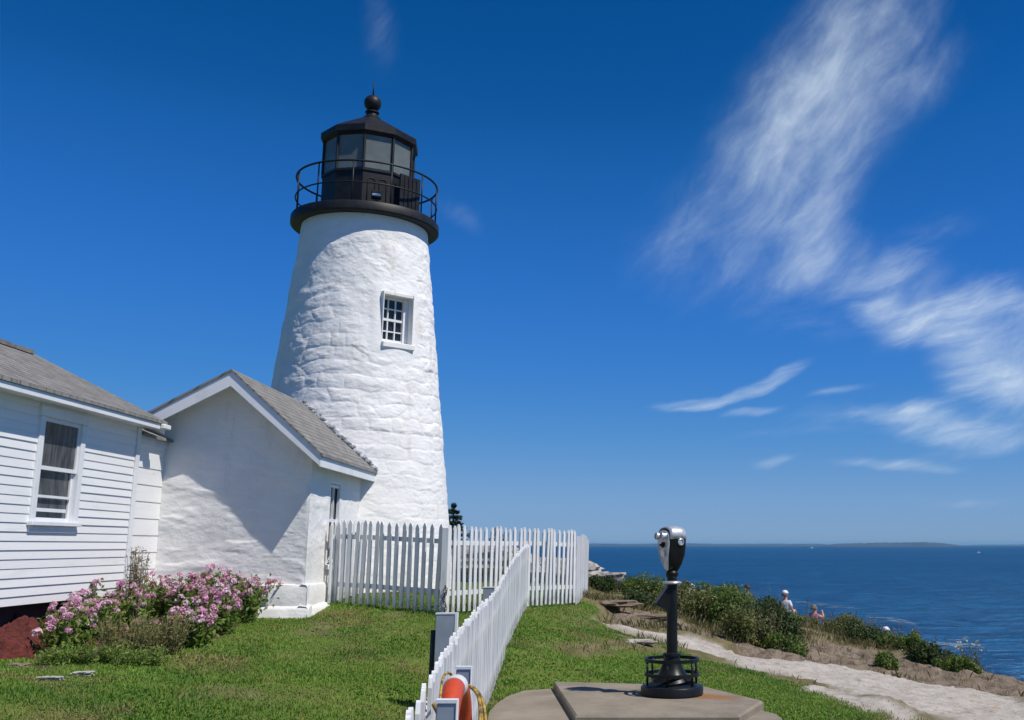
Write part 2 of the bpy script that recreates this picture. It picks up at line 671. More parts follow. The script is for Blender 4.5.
DYKE = poly_ground([(591, 617), (616, 624.5), (657, 635), (686, 638), (721, 648), (742, 658), (774, 662.5), (831, 667), (873, 674), (930, 683), (969, 690),
                    (1001, 700), (1040, 711), (1040, 740), (960, 727), (941, 719), (890, 704), (838, 691), (809, 682.5), (777, 676), (749, 671), (727, 662), (703, 654),
                    (671, 642), (636, 634), (600, 623.5)])
DYKE2 = poly_ground([(807, 687), (850, 696), (905, 712), (925, 720), (900, 720), (845, 703), (808, 692)])
LAWN_R = poly_ground([(500, 720), (470, 612), (527, 606), (575, 604), (592, 603), (598, 622), (636, 637), (660, 646), (720, 668), (760, 676), (800, 686), (850, 698), (930, 724), (930, 760), (500, 760)])
BROWN = poly_ground([(770, 640), (830, 640), (900, 655), (960, 668), (1040, 672), (1040, 712), (1000, 699), (930, 682), (870, 673), (774, 662), (750, 660), (700, 640), (620, 623), (600, 610), (640, 606), (700, 628)])
BEDROCK = poly_ground([(-40, 600), (-40, 662), (40, 648), (60, 630), (75, 612)])

xs = np.concatenate([np.arange(-60, -10, 0.8), np.arange(-10, 9.5, 0.09), np.arange(9.5, 40, 0.6)])
ys = np.concatenate([np.arange(-12, 5, 0.6), np.arange(5, 24, 0.09), np.arange(24, 45, 0.2), np.arange(45, 100, 1.0)])
GX, GY = np.meshgrid(xs, ys, indexing='ij')
GZ = base_h(GX, GY)
warp = 0.22 * fbm(GX * 1.3, GY * 1.3, 0, 4, 3)
sd_d = np.minimum(poly_sd(GX, GY, DYKE), poly_sd(GX, GY, DYKE2)) + warp * 0.7
m_dyke = sstep(0.10, -0.06, sd_d)
sd_l = poly_sd(GX, GY, LAWN_R) + warp
land_sd = poly_sd(GX, GY, CLIFF)
left_lawn = GX < np.interp(GY, [-12, 3.5, 10, 17, 19, 23, 30, 60], [2, -0.9, -1.75, -2.4, -1.8, -1.9, -3.0, -8])
m_lawn = np.maximum(sstep(0.15, -0.1, sd_l), np.where(left_lawn, 1.0, 0.0))
m_lawn = np.maximum(m_lawn, sstep(3.0, 1.0, GY) * sstep(6, 3, GX))
for pp_, am_ in (([(556, 648), (585, 640), (640, 640), (660, 650), (620, 657), (575, 658)], 0.97), ([(300, 622), (318, 618), (350, 621), (352, 630), (322, 634), (302, 632)], 0.9),
                 ([(370, 616), (398, 612), (412, 617), (392, 624)], 0.8), ([(180, 690), (230, 684), (260, 692), (215, 702)], 0.7), ([(550, 622), (585, 618), (592, 626), (560, 632)], 0.85)):
    m_lawn *= 1 - am_ * sstep(0.25, -0.25, poly_sd(GX, GY, poly_ground(pp_)) + warp * 1.6)
m_lawn *= 1 - m_dyke
sd_b = poly_sd(GX, GY, BROWN) + warp * 1.5
m_brown = sstep(0.2, -0.2, sd_b) * (1 - m_dyke) * (1 - m_lawn)
m_cliff = sstep(-1.5, 1.5, land_sd)
m_brown = np.maximum(m_brown, m_cliff)
def at_z(px, py, z):
    d = ray(px, py)
    return d * (z / d[2])


slab_px = [(489, 712), (496, 704), (508, 696), (524, 690.5), (552, 688.5), (640, 690), (720, 700), (776, 714), (790, 726), (770, 790), (600, 800), (480, 760)]
slabp_ = [tuple(at_z(x, y, -1.555)[:2]) for x, y in slab_px]
sl_d = poly_sd(GX, GY, slabp_)
GZ = np.minimum(GZ, -1.58 + 0.22 * np.clip(sl_d, 0, 2) + 10 * sstep(1.2, 2.0, sl_d))
# rock relief: stepped foliation dipping along the shore
fol = fbm(GX * 0.9 + GY * 0.25, GY * 0.35, 0, 4, 21)
step_h = (np.floor((fol + 0.4 * vnoise(GX * 0.5, GY * 0.5, 0, 8)) * 5) / 5)
rocky = 0.10 * step_h + 0.07 * fbm(GX * 2.2, GY * 1.2, 0, 5, 31)
GZ = GZ + m_brown * (rocky - 0.05) * (1 + 2.5 * m_cliff)
GZ = GZ + m_dyke * (0.015 + 0.035 * fbm(GX * 1.6, GY * 1.6, 0, 4, 41) + 0.03 * np.abs(fbm(GX * 5, GY * 5, 0, 3, 43)))
GZ = GZ + (1 - m_brown) * (1 - m_dyke) * 0.025 * fbm(GX * 1.1, GY * 1.1, 0, 3, 51)
rough_veg = (1 - m_brown) * (1 - m_dyke) * (1 - sstep(0.0, 0.2, m_lawn))
GZ = GZ + rough_veg * 0.10 * fbm(GX * 0.9, GY * 0.9, 0, 4, 61)


def hgt(x, y, arr=None):
    A = GZ if arr is None else arr
    x, y = np.asarray(x, float), np.asarray(y, float)
    i = np.clip(np.searchsorted(xs, x) - 1, 0, len(xs) - 2)
    j = np.clip(np.searchsorted(ys, y) - 1, 0, len(ys) - 2)
    u = np.clip((x - xs[i]) / (xs[i + 1] - xs[i]), 0, 1)
    v = np.clip((y - ys[j]) / (ys[j + 1] - ys[j]), 0, 1)
    return (A[i, j] * (1 - u) * (1 - v) + A[i + 1, j] * u * (1 - v) + A[i, j + 1] * (1 - u) * v + A[i + 1, j + 1] * u * v)


def gp(px, py):
    p = ground_at(px, py, hgt)
    return np.array([p[0], p[1], float(hgt(p[0], p[1]))])


def grid_mesh(name, X, Y, Z, smooth=True):
    nx, ny = X.shape
    v = np.stack([X, Y, Z], -1).reshape(-1, 3)
    i = np.arange(nx * ny).reshape(nx, ny)
    q = np.stack([i[:-1, :-1], i[1:, :-1], i[1:, 1:], i[:-1, 1:]], -1).reshape(-1, 4)
    return mesh_raw(name, v, q.ravel(), np.full(len(q), 4), smooth)


def terrain_mat():
    m, nt, b = new_mat('headland_ground')
    tc = nt.n('ShaderNodeTexCoord').outputs['Object']

    def attr(nm):
        a = nt.n('ShaderNodeAttribute', attribute_name=nm)
        return a.outputs['Fac']
    # lawn soil and thatch seen between the blades
    p1 = nt.noise(tc, 0.9, 5, 0.6)
    p2 = nt.noise(tc, 7, 5, 0.65)
    lawn = nt.mix(nt.rng(p2, 0.35, 0.7), (0.10, 0.155, 0.024), (0.15, 0.17, 0.042))
    lawn = nt.mix(nt.rng(p1, 0.52, 0.72), lawn, (0.17, 0.135, 0.06))
    # wild ground: dirt and dry grass
    w1 = nt.noise(tc, 1.7, 6, 0.65)
    wild = nt.ramp(w1, [(0.3, (0.07, 0.085, 0.022)), (0.5, (0.15, 0.125, 0.06)), (0.68, (0.22, 0.175, 0.105))])
    # brown foliated gneiss
    mpv = nt.n('ShaderNodeMapping')
    mpv.inputs['Rotation'].default_value = (0, 0, R(14))
    nt.l(tc, mpv.inputs[0])
    g1 = nt.noise(mpv.outputs[0], 2.2, 7, 0.66, 0.6, sc=(1.0, 0.35, 1))
    g2 = nt.noise(tc, 0.8, 4, 0.6)
    gn = nt.ramp(g1, [(0.28, (0.08, 0.06, 0.04)), (0.45, (0.17, 0.13, 0.09)), (0.6, (0.23, 0.18, 0.13)), (0.75, (0.31, 0.26, 0.20))])
    gn = nt.mix(nt.rng(g2, 0.56, 0.7, 0, 0.7), gn, (0.16, 0.14, 0.06))
    ckn = nt.noise(mpv.outputs[0], 1.5, 6, 0.6, 0.8, sc=(1.6, 0.5, 1))
    crack = nt.rng(nt.math('ABSOLUTE', nt.math('SUBTRACT', ckn, 0.5)), 0.0, 0.022, 1.0, 0.0)
    gn = nt.mix(nt.math('MULTIPLY', crack, 0.4), gn, (0.045, 0.036, 0.028))
    pg = nt.noise(tc, 19, 5, 0.7)
    gn = nt.mix(nt.rng(pg, 0.56, 0.68, 0, 0.5), gn, (0.40, 0.35, 0.29))
    # pale granite dyke
    d1 = nt.noise(tc, 4.5, 7, 0.7)
    dk = nt.ramp(d1, [(0.3, (0.24, 0.21, 0.17)), (0.46, (0.41, 0.37, 0.32)), (0.7, (0.52, 0.475, 0.42))])
    d2 = nt.noise(tc, 1.4, 6, 0.7)
    dk = nt.mix(nt.rng(d2, 0.60, 0.70, 0, 0.75), dk, (0.34, 0.17, 0.055))
    d3 = nt.noise(tc, 28, 4, 0.7)
    dk = nt.mix(nt.rng(d3, 0.55, 0.66, 0, 0.7), dk, (0.13, 0.11, 0.09))
    c = nt.mix(attr('m_lawn'), wild, lawn)
    c = nt.mix(attr('m_brown'), c, gn)
    c = nt.mix(attr('m_dyke'), c, dk)
    c = nt.mix(attr('m_bed'), c, (0.06, 0.045, 0.03))
    nt.l(c, b.inputs['Base Color'])
    b.inputs['Roughness'].default_value = 0.92
    b.inputs['Specular IOR Level'].default_value = 0.15
    n1 = nt.bump(nt.noise(tc, 6, 8, 0.7), 0.6, 0.06)
    n2 = nt.bump(nt.noise(tc, 45, 5, 0.7), 0.5, 0.012, n1)
    n2 = nt.bump(nt.math('MULTIPLY', crack, nt.math('MULTIPLY', attr('m_brown'), -1.0)), 0.6, 0.04, n2)
    nt.l(n2, b.inputs['Normal'])
    return m


m_bed = sstep(0.1, -0.1, poly_sd(GX, GY, poly_ground([(35, 676), (60, 662), (150, 662), (270, 612), (285, 606), (150, 596), (0, 615), (-40, 640), (-40, 665), (30, 652)])) + warp * 0.4)
m_bed *= (1 - m_dyke)
ter = grid_mesh('ground', GX, GY, GZ)
for nm, arr in (('m_lawn', m_lawn), ('m_brown', m_brown), ('m_dyke', m_dyke), ('m_bed', m_bed)):
    a = ter.attributes.new(nm, 'FLOAT', 'POINT')
    a.data.foreach_set('value', np.ascontiguousarray(arr.reshape(-1), dtype=np.float32))
ter.materials.append(terrain_mat())
ter_o = bpy.data.objects.new('ground', ter)
COL.objects.link(ter_o)
tag(ter_o, 'grassy headland with pale granite band and brown rock sloping to the sea', 'ground', kind='structure')


# ------------------------------------------------------------------ sea and far land
def sea_mat():
    m, nt, b = new_mat('sea_water')
    tc = nt.n('ShaderNodeTexCoord').outputs['Object']
    big = nt.noise(tc, 0.004, 5, 0.6, sc=(0.5, 1.6, 1))
    c = nt.mix(nt.rng(big, 0.35, 0.7), (0.003, 0.046, 0.125), (0.006, 0.068, 0.165))
    w1 = nt.noise(tc, 0.10, 8, 0.62, 0.3, sc=(0.7, 1.5, 1))
    c = nt.mix(nt.rng(w1, 0.45, 0.70, 0, 0.85), c, (0.014, 0.115, 0.245))
    w2 = nt.noise(tc, 0.35, 6, 0.65, 0.2, sc=(0.8, 1.4, 1))
    c = nt.mix(nt.rng(w2, 0.46, 0.64, 0, 0.85), c, (0.0015, 0.022, 0.07))
    w3 = nt.noise(tc, 0.16, 6, 0.7, 0.2, sc=(0.6, 1.3, 1))
    c = nt.mix(nt.rng(w3, 0.55, 0.72, 0, 0.5), c, (0.02, 0.13, 0.26))
    out = m.node_tree.nodes['Material Output']
    nt.l(c, b.inputs['Base Color'])
    b.inputs['Roughness'].default_value = 0.45
    b.inputs['Specular IOR Level'].default_value = 0.0
    n1 = nt.bump(nt.noise(tc, 0.22, 6, 0.6, 0.2, sc=(0.7, 1.4, 1)), 1.0, 1.6)
    n2 = nt.bump(nt.noise(tc, 1.6, 4, 0.6, sc=(0.8, 1.3, 1)), 0.8, 0.25, n1)
    nt.l(n2, b.inputs['Normal'])
    gl = nt.n('ShaderNodeBsdfGlossy')
    gl.inputs['Roughness'].default_value = 0.28
    gl.inputs['Color'].default_value = (0.55, 0.85, 1.0, 1)
    nt.l(n2, gl.inputs['Normal'])
    ms = nt.n('ShaderNodeMixShader')
    ms.inputs[0].default_value = 0.16
    nt.l(b.outputs[0], ms.inputs[1])
    nt.l(gl.outputs[0], ms.inputs[2])
    nt.l(ms.outputs[0], out.inputs['Surface'])
    return m


S = MB()
S.lathe([(25500, 0.0), (3000, 0.0), (400, 0.0), (60, 0.0), (0.001, 0.0)], (0, 60, SEA_Z), 96)
S.f = [f for f in S.f if len(f) == 4]
sea = obj('sea', S, sea_mat(), recalc=False)
tag(sea, 'deep blue open sea out to the horizon', 'sea', kind='structure')
for p in sea.data.polygons:
    pass

M['far_land'] = simple('wooded_shore_haze_blue', (0.028, 0.046, 0.06), (0.05, 0.066, 0.075), 0.004, 0.95)  # distance haze is partly put into this bluish base colour


def far_land(name, px0, px1, prof, dist, depth, label):
    """long low wooded shore: prof gives crest height (pixels above the waterline) at fractions"""
    n = 90
    mb = MB()
    v = []
    for i in range(n + 1):
        t = i / n
        px = px0 + (px1 - px0) * t
        X = (px - PX) / F / 1.016 * dist
        hpx = np.interp(t, [p[0] for p in prof], [p[1] for p in prof])
        hh = hpx * dist / F * (1 + 0.15 * float(vnoise(t * 37, 0.5, 0, 3)))
        for k, (dy, f) in enumerate(((0, 0), (0.15, 0.75), (0.5, 1.0), (0.85, 0.7), (1, 0))):
            v.append((X, dist + dy * depth, SEA_Z - 1 + hh * f + (1 if f else -2)))
    f = []
    for i in range(n):
        for k in range(4):
            a = i * 5 + k
            f.append((a, a + 5, a + 6, a + 1))
    mb.add(v, f)
    o = obj(name, mb, M['far_land'], smooth=True)
    tag(o, label, 'far shore', kind='structure')
    return o


far_land('hills', 815, 972, [(0, 0.2), (0.12, 1.5), (0.2, 2.6), (0.3, 3.3), (0.75, 4.3), (0.85, 3.9), (0.93, 2.0), (1, 0.2)], 9000, 900, 'long low wooded island on the right of the horizon')
far_land('hills', 560, 850, [(0, 1.8), (0.1, 2.5), (0.22, 1.9), (0.4, 3.0), (0.55, 2.0), (0.75, 2.4), (0.92, 2.0), (1, 0.6)], 13000, 1400, 'faint thin strip of far shore along the horizon')
far_land('hills', 965, 1150, [(0, 0.3), (0.15, 1.0), (0.5, 1.6), (1, 1.8)], 15000, 1500, 'faintest far shore beyond the right end of the island')


# ------------------------------------------------------------------ lighthouse
YT = 21.0
top_p = at(366.3, 220, YT)
XT = float(top_p[0])
GT = float(hgt(XT, YT))
TC = np.array([XT, YT, 0.0])
lh = thing('lighthouse', (XT, YT, GT), 'white rubble stone lighthouse tower with black lantern and railed gallery', 'lighthouse')
view_ang = math.atan2(-YT, -XT)             # direction from the tower to the camera


def trad(z):
    return 2.0 + (0.4 - z) * 0.1115


def tower():
    zb, zt = GT - 0.7, 6.62
    wang = view_ang + R(27.5)
    wz0, wz1, ww = 3.93, 4.92, 0.33
    rw = trad(4.4)
    a0, a1 = wang - ww / rw, wang + ww / rw
    na, nz = 620, 560
    th = np.unique(np.concatenate([np.linspace(view_ang - math.pi, view_ang + math.pi, na), [a0, a1]]))
    th = th[:-1]
    zz = np.unique(np.concatenate([np.linspace(zb, zt, nz), [wz0, wz1]]))
    T, Z = np.meshgrid(th, zz, indexing='ij')
    r = trad(Z)
    s = T * 1.75
    # irregular rubble courses under many coats of whitewash
    zw = Z + 0.07 * fbm(s * 0.8, Z * 0.8, 0, 3, 71) + 0.03 * vnoise(s * 4, Z * 4, 0, 72)
    row_h = 0.27
    row = np.floor(zw / row_h)
    v = zw / row_h - row
    wid = 0.42 + 0.30 * _hash(row, row * 0, row * 0, 5)
    sw = s / wid + 7.3 * _hash(row, row * 0 + 3, row * 0, 9) + 0.45 * vnoise(s * 1.7, Z * 2.6, 0, 73)
    cell = np.floor(sw)
    u = sw - cell
    hs = _hash(row, cell, row * 0, 13)
    prof = (1 - np.abs(2 * u - 1) ** 5) * (1 - np.abs(2 * v - 1) ** 4)
    prof = prof * 0.75 + 0.25 * sstep(0.0, 0.5, prof)
    stone = prof * (0.004 + 0.013 * hs) * sstep(-0.5, 0.3, fbm(s * 0.7, Z * 0.7, 3.0, 2, 79))
    ledge = 0.013 * np.maximum(0, fbm(s * 1.8, zw * 4.4, 0, 4, 77))
    lump = 0.008 * fbm(s * 2.3, zw * 3.8, 0, 5, 75, 0.6)
    fade = sstep(6.62, 5.9, Z) * (0.55 + 0.45 * sstep(0.0, 3.0, Z))
    da = np.abs(T - wang) * rw
    nearwin = sstep(0.10, 0.32, np.maximum(da - ww, np.maximum(wz0 - Z, Z - wz1)))
    disp = (stone + ledge + lump) * fade
    disp = disp * nearwin + 0.02 * (1 - nearwin)
    r = r + disp - 0.03 * fade - 0.012 * (1 - fade)
    X = XT + r * np.cos(T)
    Y = YT + r * np.sin(T)
    nA, nZ = T.shape
    idx = np.arange(nA * nZ).reshape(nA, nZ)
    i2 = np.roll(idx, -1, axis=0)
    q = np.stack([idx[:, :-1], i2[:, :-1], i2[:, 1:], idx[:, 1:]], -1)
    tm = (th + np.roll(th, -1)) / 2
    zm = (zz[1:] + zz[:-1]) / 2
    hole = ((tm > a0) & (tm < a1))[:, None] & ((zm > wz0) & (zm < wz1))[None, :]
    q = q[~hole]
    vts = np.stack([X, Y, Z], -1).reshape(-1, 3) - np.array([XT, YT, GT])
    me = mesh_raw('tower', vts, q.reshape(-1), np.full(len(q), 4), True)
    me.materials.append(M['tower_stone'])
    o = bpy.data.objects.new('tower', me)
    COL.objects.link(o)
    o.parent = lh
    # window
    n = np.array([math.cos(wang), math.sin(wang), 0])
    t = np.array([-n[1], n[0], 0])
    c = np.array([XT, YT, 0]) + n * trad(4.4)

    def P(a, b, z):                      # a along wall, b outward, z absolute
        return c + t * a + n * b + UZ * z

    def Mx(v):
        return np.array([P(x, y, z) for x, y, z in v])
    win_f = MB()
    dpt = -0.22
    # reveal (jambs, head) as thick slabs just outside the opening
    for lo, hi in (((-ww - 0.012, dpt - 0.06, wz0 - 0.02), (-ww + 0.004, -0.004, wz1 + 0.05)), ((ww - 0.004, dpt - 0.06, wz0 - 0.02), (ww + 0.012, -0.004, wz1 + 0.05)),
                   ((-ww + 0.004, dpt - 0.06, wz1 - 0.004), (ww - 0.004, -0.02, wz1 + 0.05))):
        win_f.box(lo, hi, Mx)
    rv = obj('window', win_f, M['tower_stone'], lh)
    fr = MB()
    e = 0.05
    ww2 = ww - 0.006
    for lo, hi in (((-ww2, dpt - 0.05, wz0 + 0.06), (-ww2 + e, dpt + 0.01, wz1 - 0.01)), ((ww2 - e * 2.2, dpt - 0.05, wz0 + 0.06), (ww2, dpt + 0.03, wz1 - 0.01)),
                   ((-ww2 + e, dpt - 0.05, wz1 - 0.06), (ww2 - 2.2 * e, dpt + 0.008, wz1 - 0.01)), ((-ww2 + e, dpt - 0.05, wz0 + 0.06), (ww2 - 2.2 * e, dpt + 0.008, wz0 + 0.11)),
                   ((-ww2 + e, dpt - 0.045, (wz0 + wz1) / 2 - 0.005), (ww2 - 2.2 * e, dpt + 0.004, (wz0 + wz1) / 2 + 0.042))):
        fr.box(lo, hi, Mx)
    xl, xr = -ww2 + e, ww2 - 2.2 * e
    for k in (1, 2):
        x = xl + (xr - xl) * k / 3
        for za, zb2 in ((wz0 + 0.11, (wz0 + wz1) / 2 - 0.005), ((wz0 + wz1) / 2 + 0.042, wz1 - 0.06)):
            fr.box((x - 0.011, dpt - 0.04, za), (x + 0.011, dpt - 0.002, zb2), Mx)
    for zc in ((wz0 * 0.75 + wz1 * 0.25) + 0.03, (wz0 * 0.25 + wz1 * 0.75) - 0.005):
        fr.box((xl, dpt - 0.042, zc - 0.011), (xr, dpt - 0.004, zc + 0.011), Mx)
    obj('frame', fr, M['trim_white'], rv)
    gl = MB()
    gl.box((-ww2 + 0.01, dpt - 0.06, wz0 + 0.02), (ww2 - 0.01, dpt - 0.048, wz1 - 0.005), Mx)
    obj('pane', gl, M['glass_dark'], rv)
    sl = MB()
    sl.box((-ww - 0.02, dpt - 0.06, wz0 - 0.10), (ww + 0.03, 0.075, wz0 + 0.012), Mx, bev=0.012)
    obj('sill', sl, M['tower_stone'], rv)


tower()


def lantern():
    gz0, gz1 = 6.60, 6.80
    gR = 1.525
    g = MB()
    g.lathe([(0.5, gz0 + 0.002), (1.26, gz0 + 0.002), (gR - 0.03, gz0), (gR, gz0 + 0.03), (gR, gz1 - 0.03), (gR - 0.02, gz1), (0.5, gz1)], TC, 96)
    obj('gallery_deck', smooth_mb(g), M['metal_black'], lh)
    rl = MB()
    rR = 1.455
    zt, zm = 7.65, 7.20
    ths = np.linspace(0, 2 * math.pi, 97)[:-1]
    for z, r in ((zt, 0.022), (zm, 0.016)):
        rl.tube([(XT + rR * math.cos(a), YT + rR * math.sin(a), z) for a in ths], r, 8, closed=True)
    rail = obj('railing', rl, M['metal_black'], lh, smooth=True)
    for k in range(12):
        a = view_ang + R(18 + 30 * k)
        b = MB()
        b.tube([(XT + rR * math.cos(a), YT + rR * math.sin(a), z) for z in (gz1 - 0.01, zt - 0.02)], 0.016, 8)
        obj('baluster', b, M['metal_black'], rail, smooth=True)
    # decagonal lantern room
    N = 10
    ph = view_ang - R(7)                    # vertex direction slightly left of the view line
    Rr = 0.955
    z_s, z_t = 7.70, 8.475
    b = MB()
    b.lathe([(Rr, gz1 - 0.02), (Rr, z_s - 0.06), (Rr + 0.025, z_s - 0.055), (Rr + 0.025, z_s), (Rr - 0.1, z_s), (Rr - 0.1, gz1 - 0.02)], TC, N, ph)
    base = obj('lantern_base', b, M['metal_black'], lh)
    # ribs / arched panels on the two front faces of the base
    for fi in (0, 5):
        a0 = ph + 2 * math.pi * fi / N
        a1 = a0 + 2 * math.pi / N
        p0 = TC + np.array([Rr * math.cos(a0), Rr * math.sin(a0), 0])
        p1 = TC + np.array([Rr * math.cos(a1), Rr * math.sin(a1), 0])
        d = (p1 - p0) / np.linalg.norm(p1 - p0)
        nn = np.array([d[1], -d[0], 0])
        w = np.linalg.norm(p1 - p0)
        pm = MB()
        for cxx in (0.30, 0.70):
            pts = []
            hw = 0.075
            c0 = p0 + d * w * cxx + nn * 0.004
            zc = 7.42
            pts.append(c0 - d * hw + UZ * (gz1 + 0.12))
            for q in range(9):
                an = math.pi * (1 - q / 8)
                pts.append(c0 + d * hw * math.cos(an) + UZ * (zc + hw * math.sin(an)))
            pts.append(c0 + d * hw + UZ * (gz1 + 0.12))
            pm.tube(pts, 0.009, 6)
        obj('arched_panel', pm, M['metal_black'], base, smooth=True)
    gm, nt, bs = new_mat('lantern_glass')
    out = gm.node_tree.nodes['Material Output']
    tr = nt.n('ShaderNodeBsdfTransparent')
    tr.inputs['Color'].default_value = (0.72, 0.76, 0.74, 1)
    bs.inputs['Base Color'].default_value = (0.30, 0.33, 0.32, 1)
    bs.inputs['Roughness'].default_value = 0.08
    tcn = nt.n('ShaderNodeTexCoord').outputs['Object']
    nt.l(nt.mix(nt.rng(nt.noise(tcn, 3, 4), 0.3, 0.7), (0.27, 0.30, 0.29), (0.35, 0.38, 0.365)), bs.inputs['Base Color'])
    ms = nt.n('ShaderNodeMixShader')
    ms.inputs[0].default_value = 0.40
    nt.l(tr.outputs[0], ms.inputs[1])
    nt.l(bs.outputs[0], ms.inputs[2])
    nt.l(ms.outputs[0], out.inputs['Surface'])
    for fi in range(N):
        a0 = ph + 2 * math.pi * fi / N
        a1 = a0 + 2 * math.pi / N
        p0 = TC + np.array([Rr * math.cos(a0), Rr * math.sin(a0), 0])
        p1 = TC + np.array([Rr * math.cos(a1), Rr * math.sin(a1), 0])
        d = (p1 - p0) / np.linalg.norm(p1 - p0)
        inn = np.array([-d[1], d[0], 0])
        pn = MB()
        q0, q1 = p0 + d * 0.02 + inn * 0.02, p1 - d * 0.02 + inn * 0.02
        pn.prism([q0 + UZ * (z_s + 0.003), q1 + UZ * (z_s + 0.003), q1 + UZ * (z_t - 0.003), q0 + UZ * (z_t - 0.003)], inn * 0.012)
        obj('pane', pn, gm, lh)
        ml = MB()
        ml.tube([p0 + UZ * (z_s + 0.002), p0 + UZ * (z_t + 0.01)], 0.028, 6)
        obj('mullion', ml, M['metal_black'], lh)
    rf = MB()
    rf.lathe([(0.85, z_t - 0.04), (Rr - 0.03, z_t - 0.04), (Rr + 0.03, z_t + 0.0), (1.035, z_t + 0.03), (1.035, z_t + 0.16), (0.99, z_t + 0.195), (0.60, z_t + 0.43), (0.2, z_t + 0.67), (0.0001, z_t + 0.70)], TC, N, ph)
    roof = obj('lantern_roof', rf, M['metal_black'], lh)
    fb = MB()
    fb.lathe([(0.19, 9.06), (0.20, 9.16), (0.13, 9.22), (0.12, 9.28), (0.15, 9.295), (0.15, 9.32), (0.09, 9.34), (0.085, 9.37)] +
             [(0.185 * math.cos(t), 9.525 + 0.185 * math.sin(t)) for t in np.linspace(-1.05, 1.45, 14)], TC, 32)
    obj('ventilator_ball', smooth_mb(fb), M['metal_black'], roof, smooth=True)
    sp = MB()
    sp.tube([TC + UZ * 9.73, TC + UZ * 9.86, TC + UZ * 10.10], [0.02, 0.014, 0.005], 8)
    obj('lightning_rod', sp, M['metal_black'], roof, smooth=True)
    # lens drum inside
    lm, nt, bs = new_mat('lens_glass')
    bs.inputs['Base Color'].default_value = (0.25, 0.27, 0.25, 1)
    bs.inputs['Roughness'].default_value = 0.15
    tcn = nt.n('ShaderNodeTexCoord').outputs['Object']
    wv = nt.n('ShaderNodeTexWave', bands_direction='Z')
    wv.inputs['Scale'].default_value = 12
    nt.l(tcn, wv.inputs['Vector'])
    nt.l(nt.mix(wv.outputs['Fac'], (0.10, 0.11, 0.10), (0.36, 0.38, 0.34)), bs.inputs['Base Color'])
    ld = MB()
    ld.lathe([(0.10, 7.2), (0.10, 7.72), (0.18, 7.75), (0.25, 7.83), (0.27, 7.93), (0.25, 8.03), (0.16, 8.12), (0.05, 8.17), (0.0001, 8.18)], TC, 24)
    obj('lens', smooth_mb(ld), lm, lh, smooth=True)
    # open hatch leaf standing out on the right
    vdir = np.array([math.cos(view_ang), math.sin(view_ang), 0])
    rdir = np.array([-vdir[1], vdir[0], 0])      # to the right as seen from the camera
    dm = MB()
    h0 = TC + rdir * 0.62 + vdir * 0.85
    h1 = TC + rdir * 1.04 + vdir * 0.55
    dn = np.cross(h1 - h0, UZ)
    dn /= np.linalg.norm(dn)
    dm.prism([h0 + UZ * (gz1 + 0.03), h1 + UZ * (gz1 + 0.03), h1 + UZ * (z_s - 0.03), h0 + UZ * (z_s - 0.03)], dn * 0.04)
    door = obj('hatch_door', dm, M['metal_black'], lh)
    hd = MB()
    e = (h1 - h0) / np.linalg.norm(h1 - h0)
    for k in range(1, 5):
        c0 = h0 + e * (np.linalg.norm(h1 - h0) * k / 5) + dn * (0.05)
        hd.tube([c0 + UZ * (gz1 + 0.08), c0 + UZ * (z_s - 0.08)], 0.008, 5)
    obj('door_slat', hd, M['metal_black'], door)
    # floodlight clamped on the gallery
    fl = MB()
    c0 = TC + rdir * 0.17 + vdir * 1.24 + UZ * (gz1)

    def Mx(v):
        return np.array([c0 + rdir * x + vdir * y + UZ * z for x, y, z in v])
    fl.box((-0.02, -0.02, 0), (0.02, 0.02, 0.14), Mx)
    fl.box((-0.10, -0.06, 0.14), (0.10, 0.08, 0.30), Mx, bev=0.012)
    f1 = obj('floodlight', fl, M['metal_black'], lh)
    fl2 = MB()
    fl2.box((-0.085, 0.082, 0.175), (0.085, 0.092, 0.225), Mx, bev=0.004)
    obj('lens_strip', fl2, M['chrome'], f1)


def smooth_mb(mb):
    return mb


lantern()
KL = 0.955                                   # the tower stands a little nearer, at true scale
lh.location = lh.location * KL
lh.scale = (KL, KL, KL)
for o in lh.children_recursive:
    if o.type == 'MESH' and o.name.split('.')[0] in ('gallery_deck', 'ventilator_ball', 'lens'):
        smooth_angle(o, 35)


# ------------------------------------------------------------------ stone annex in front of the tower
YA = 15.2
RO = 0.38                                    # rake overhang towards the camera
corner = at(308, 535, YA)
corner[2] = 0


def A3(a, b, z):
    """annex frame: a along the gable wall (right +), b away from the camera, z absolute"""
    return corner + ER * a + ED * b + UZ * z


gA = float(hgt(corner[0], corner[1]))
annex = thing('stone_annex', A3(-1.2, 2.0, gA), 'small whitewashed stone annex with shingled gable roof against the tower', 'annex')
rake_o = A3(0, -RO, 0)
apex = on_plane(232, 369, rake_o, ED)
eave = on_plane(321, 452, rake_o, ED)
leftp = on_plane(150, 411, rake_o, ED)


def to_a(p):
    q = p - corner
    return float(np.dot(q, ER)), float(np.dot(q, ED)), float(p[2])


ap, ev, lp = to_a(apex), to_a(eave), to_a(leftp)
sr = (ev[2] - ap[2]) / (ev[0] - ap[0])       # right slope (negative)
sl = (lp[2] - ap[2]) / (lp[0] - ap[0])       # left slope (positive)
A_L = -2.95                                  # left end of the annex wall
TH = 0.09


def roof_z(a, top=True):
    z = ap[2] + np.where(a > ap[0], sr * (a - ap[0]), sl * (a - ap[0]))
    return z


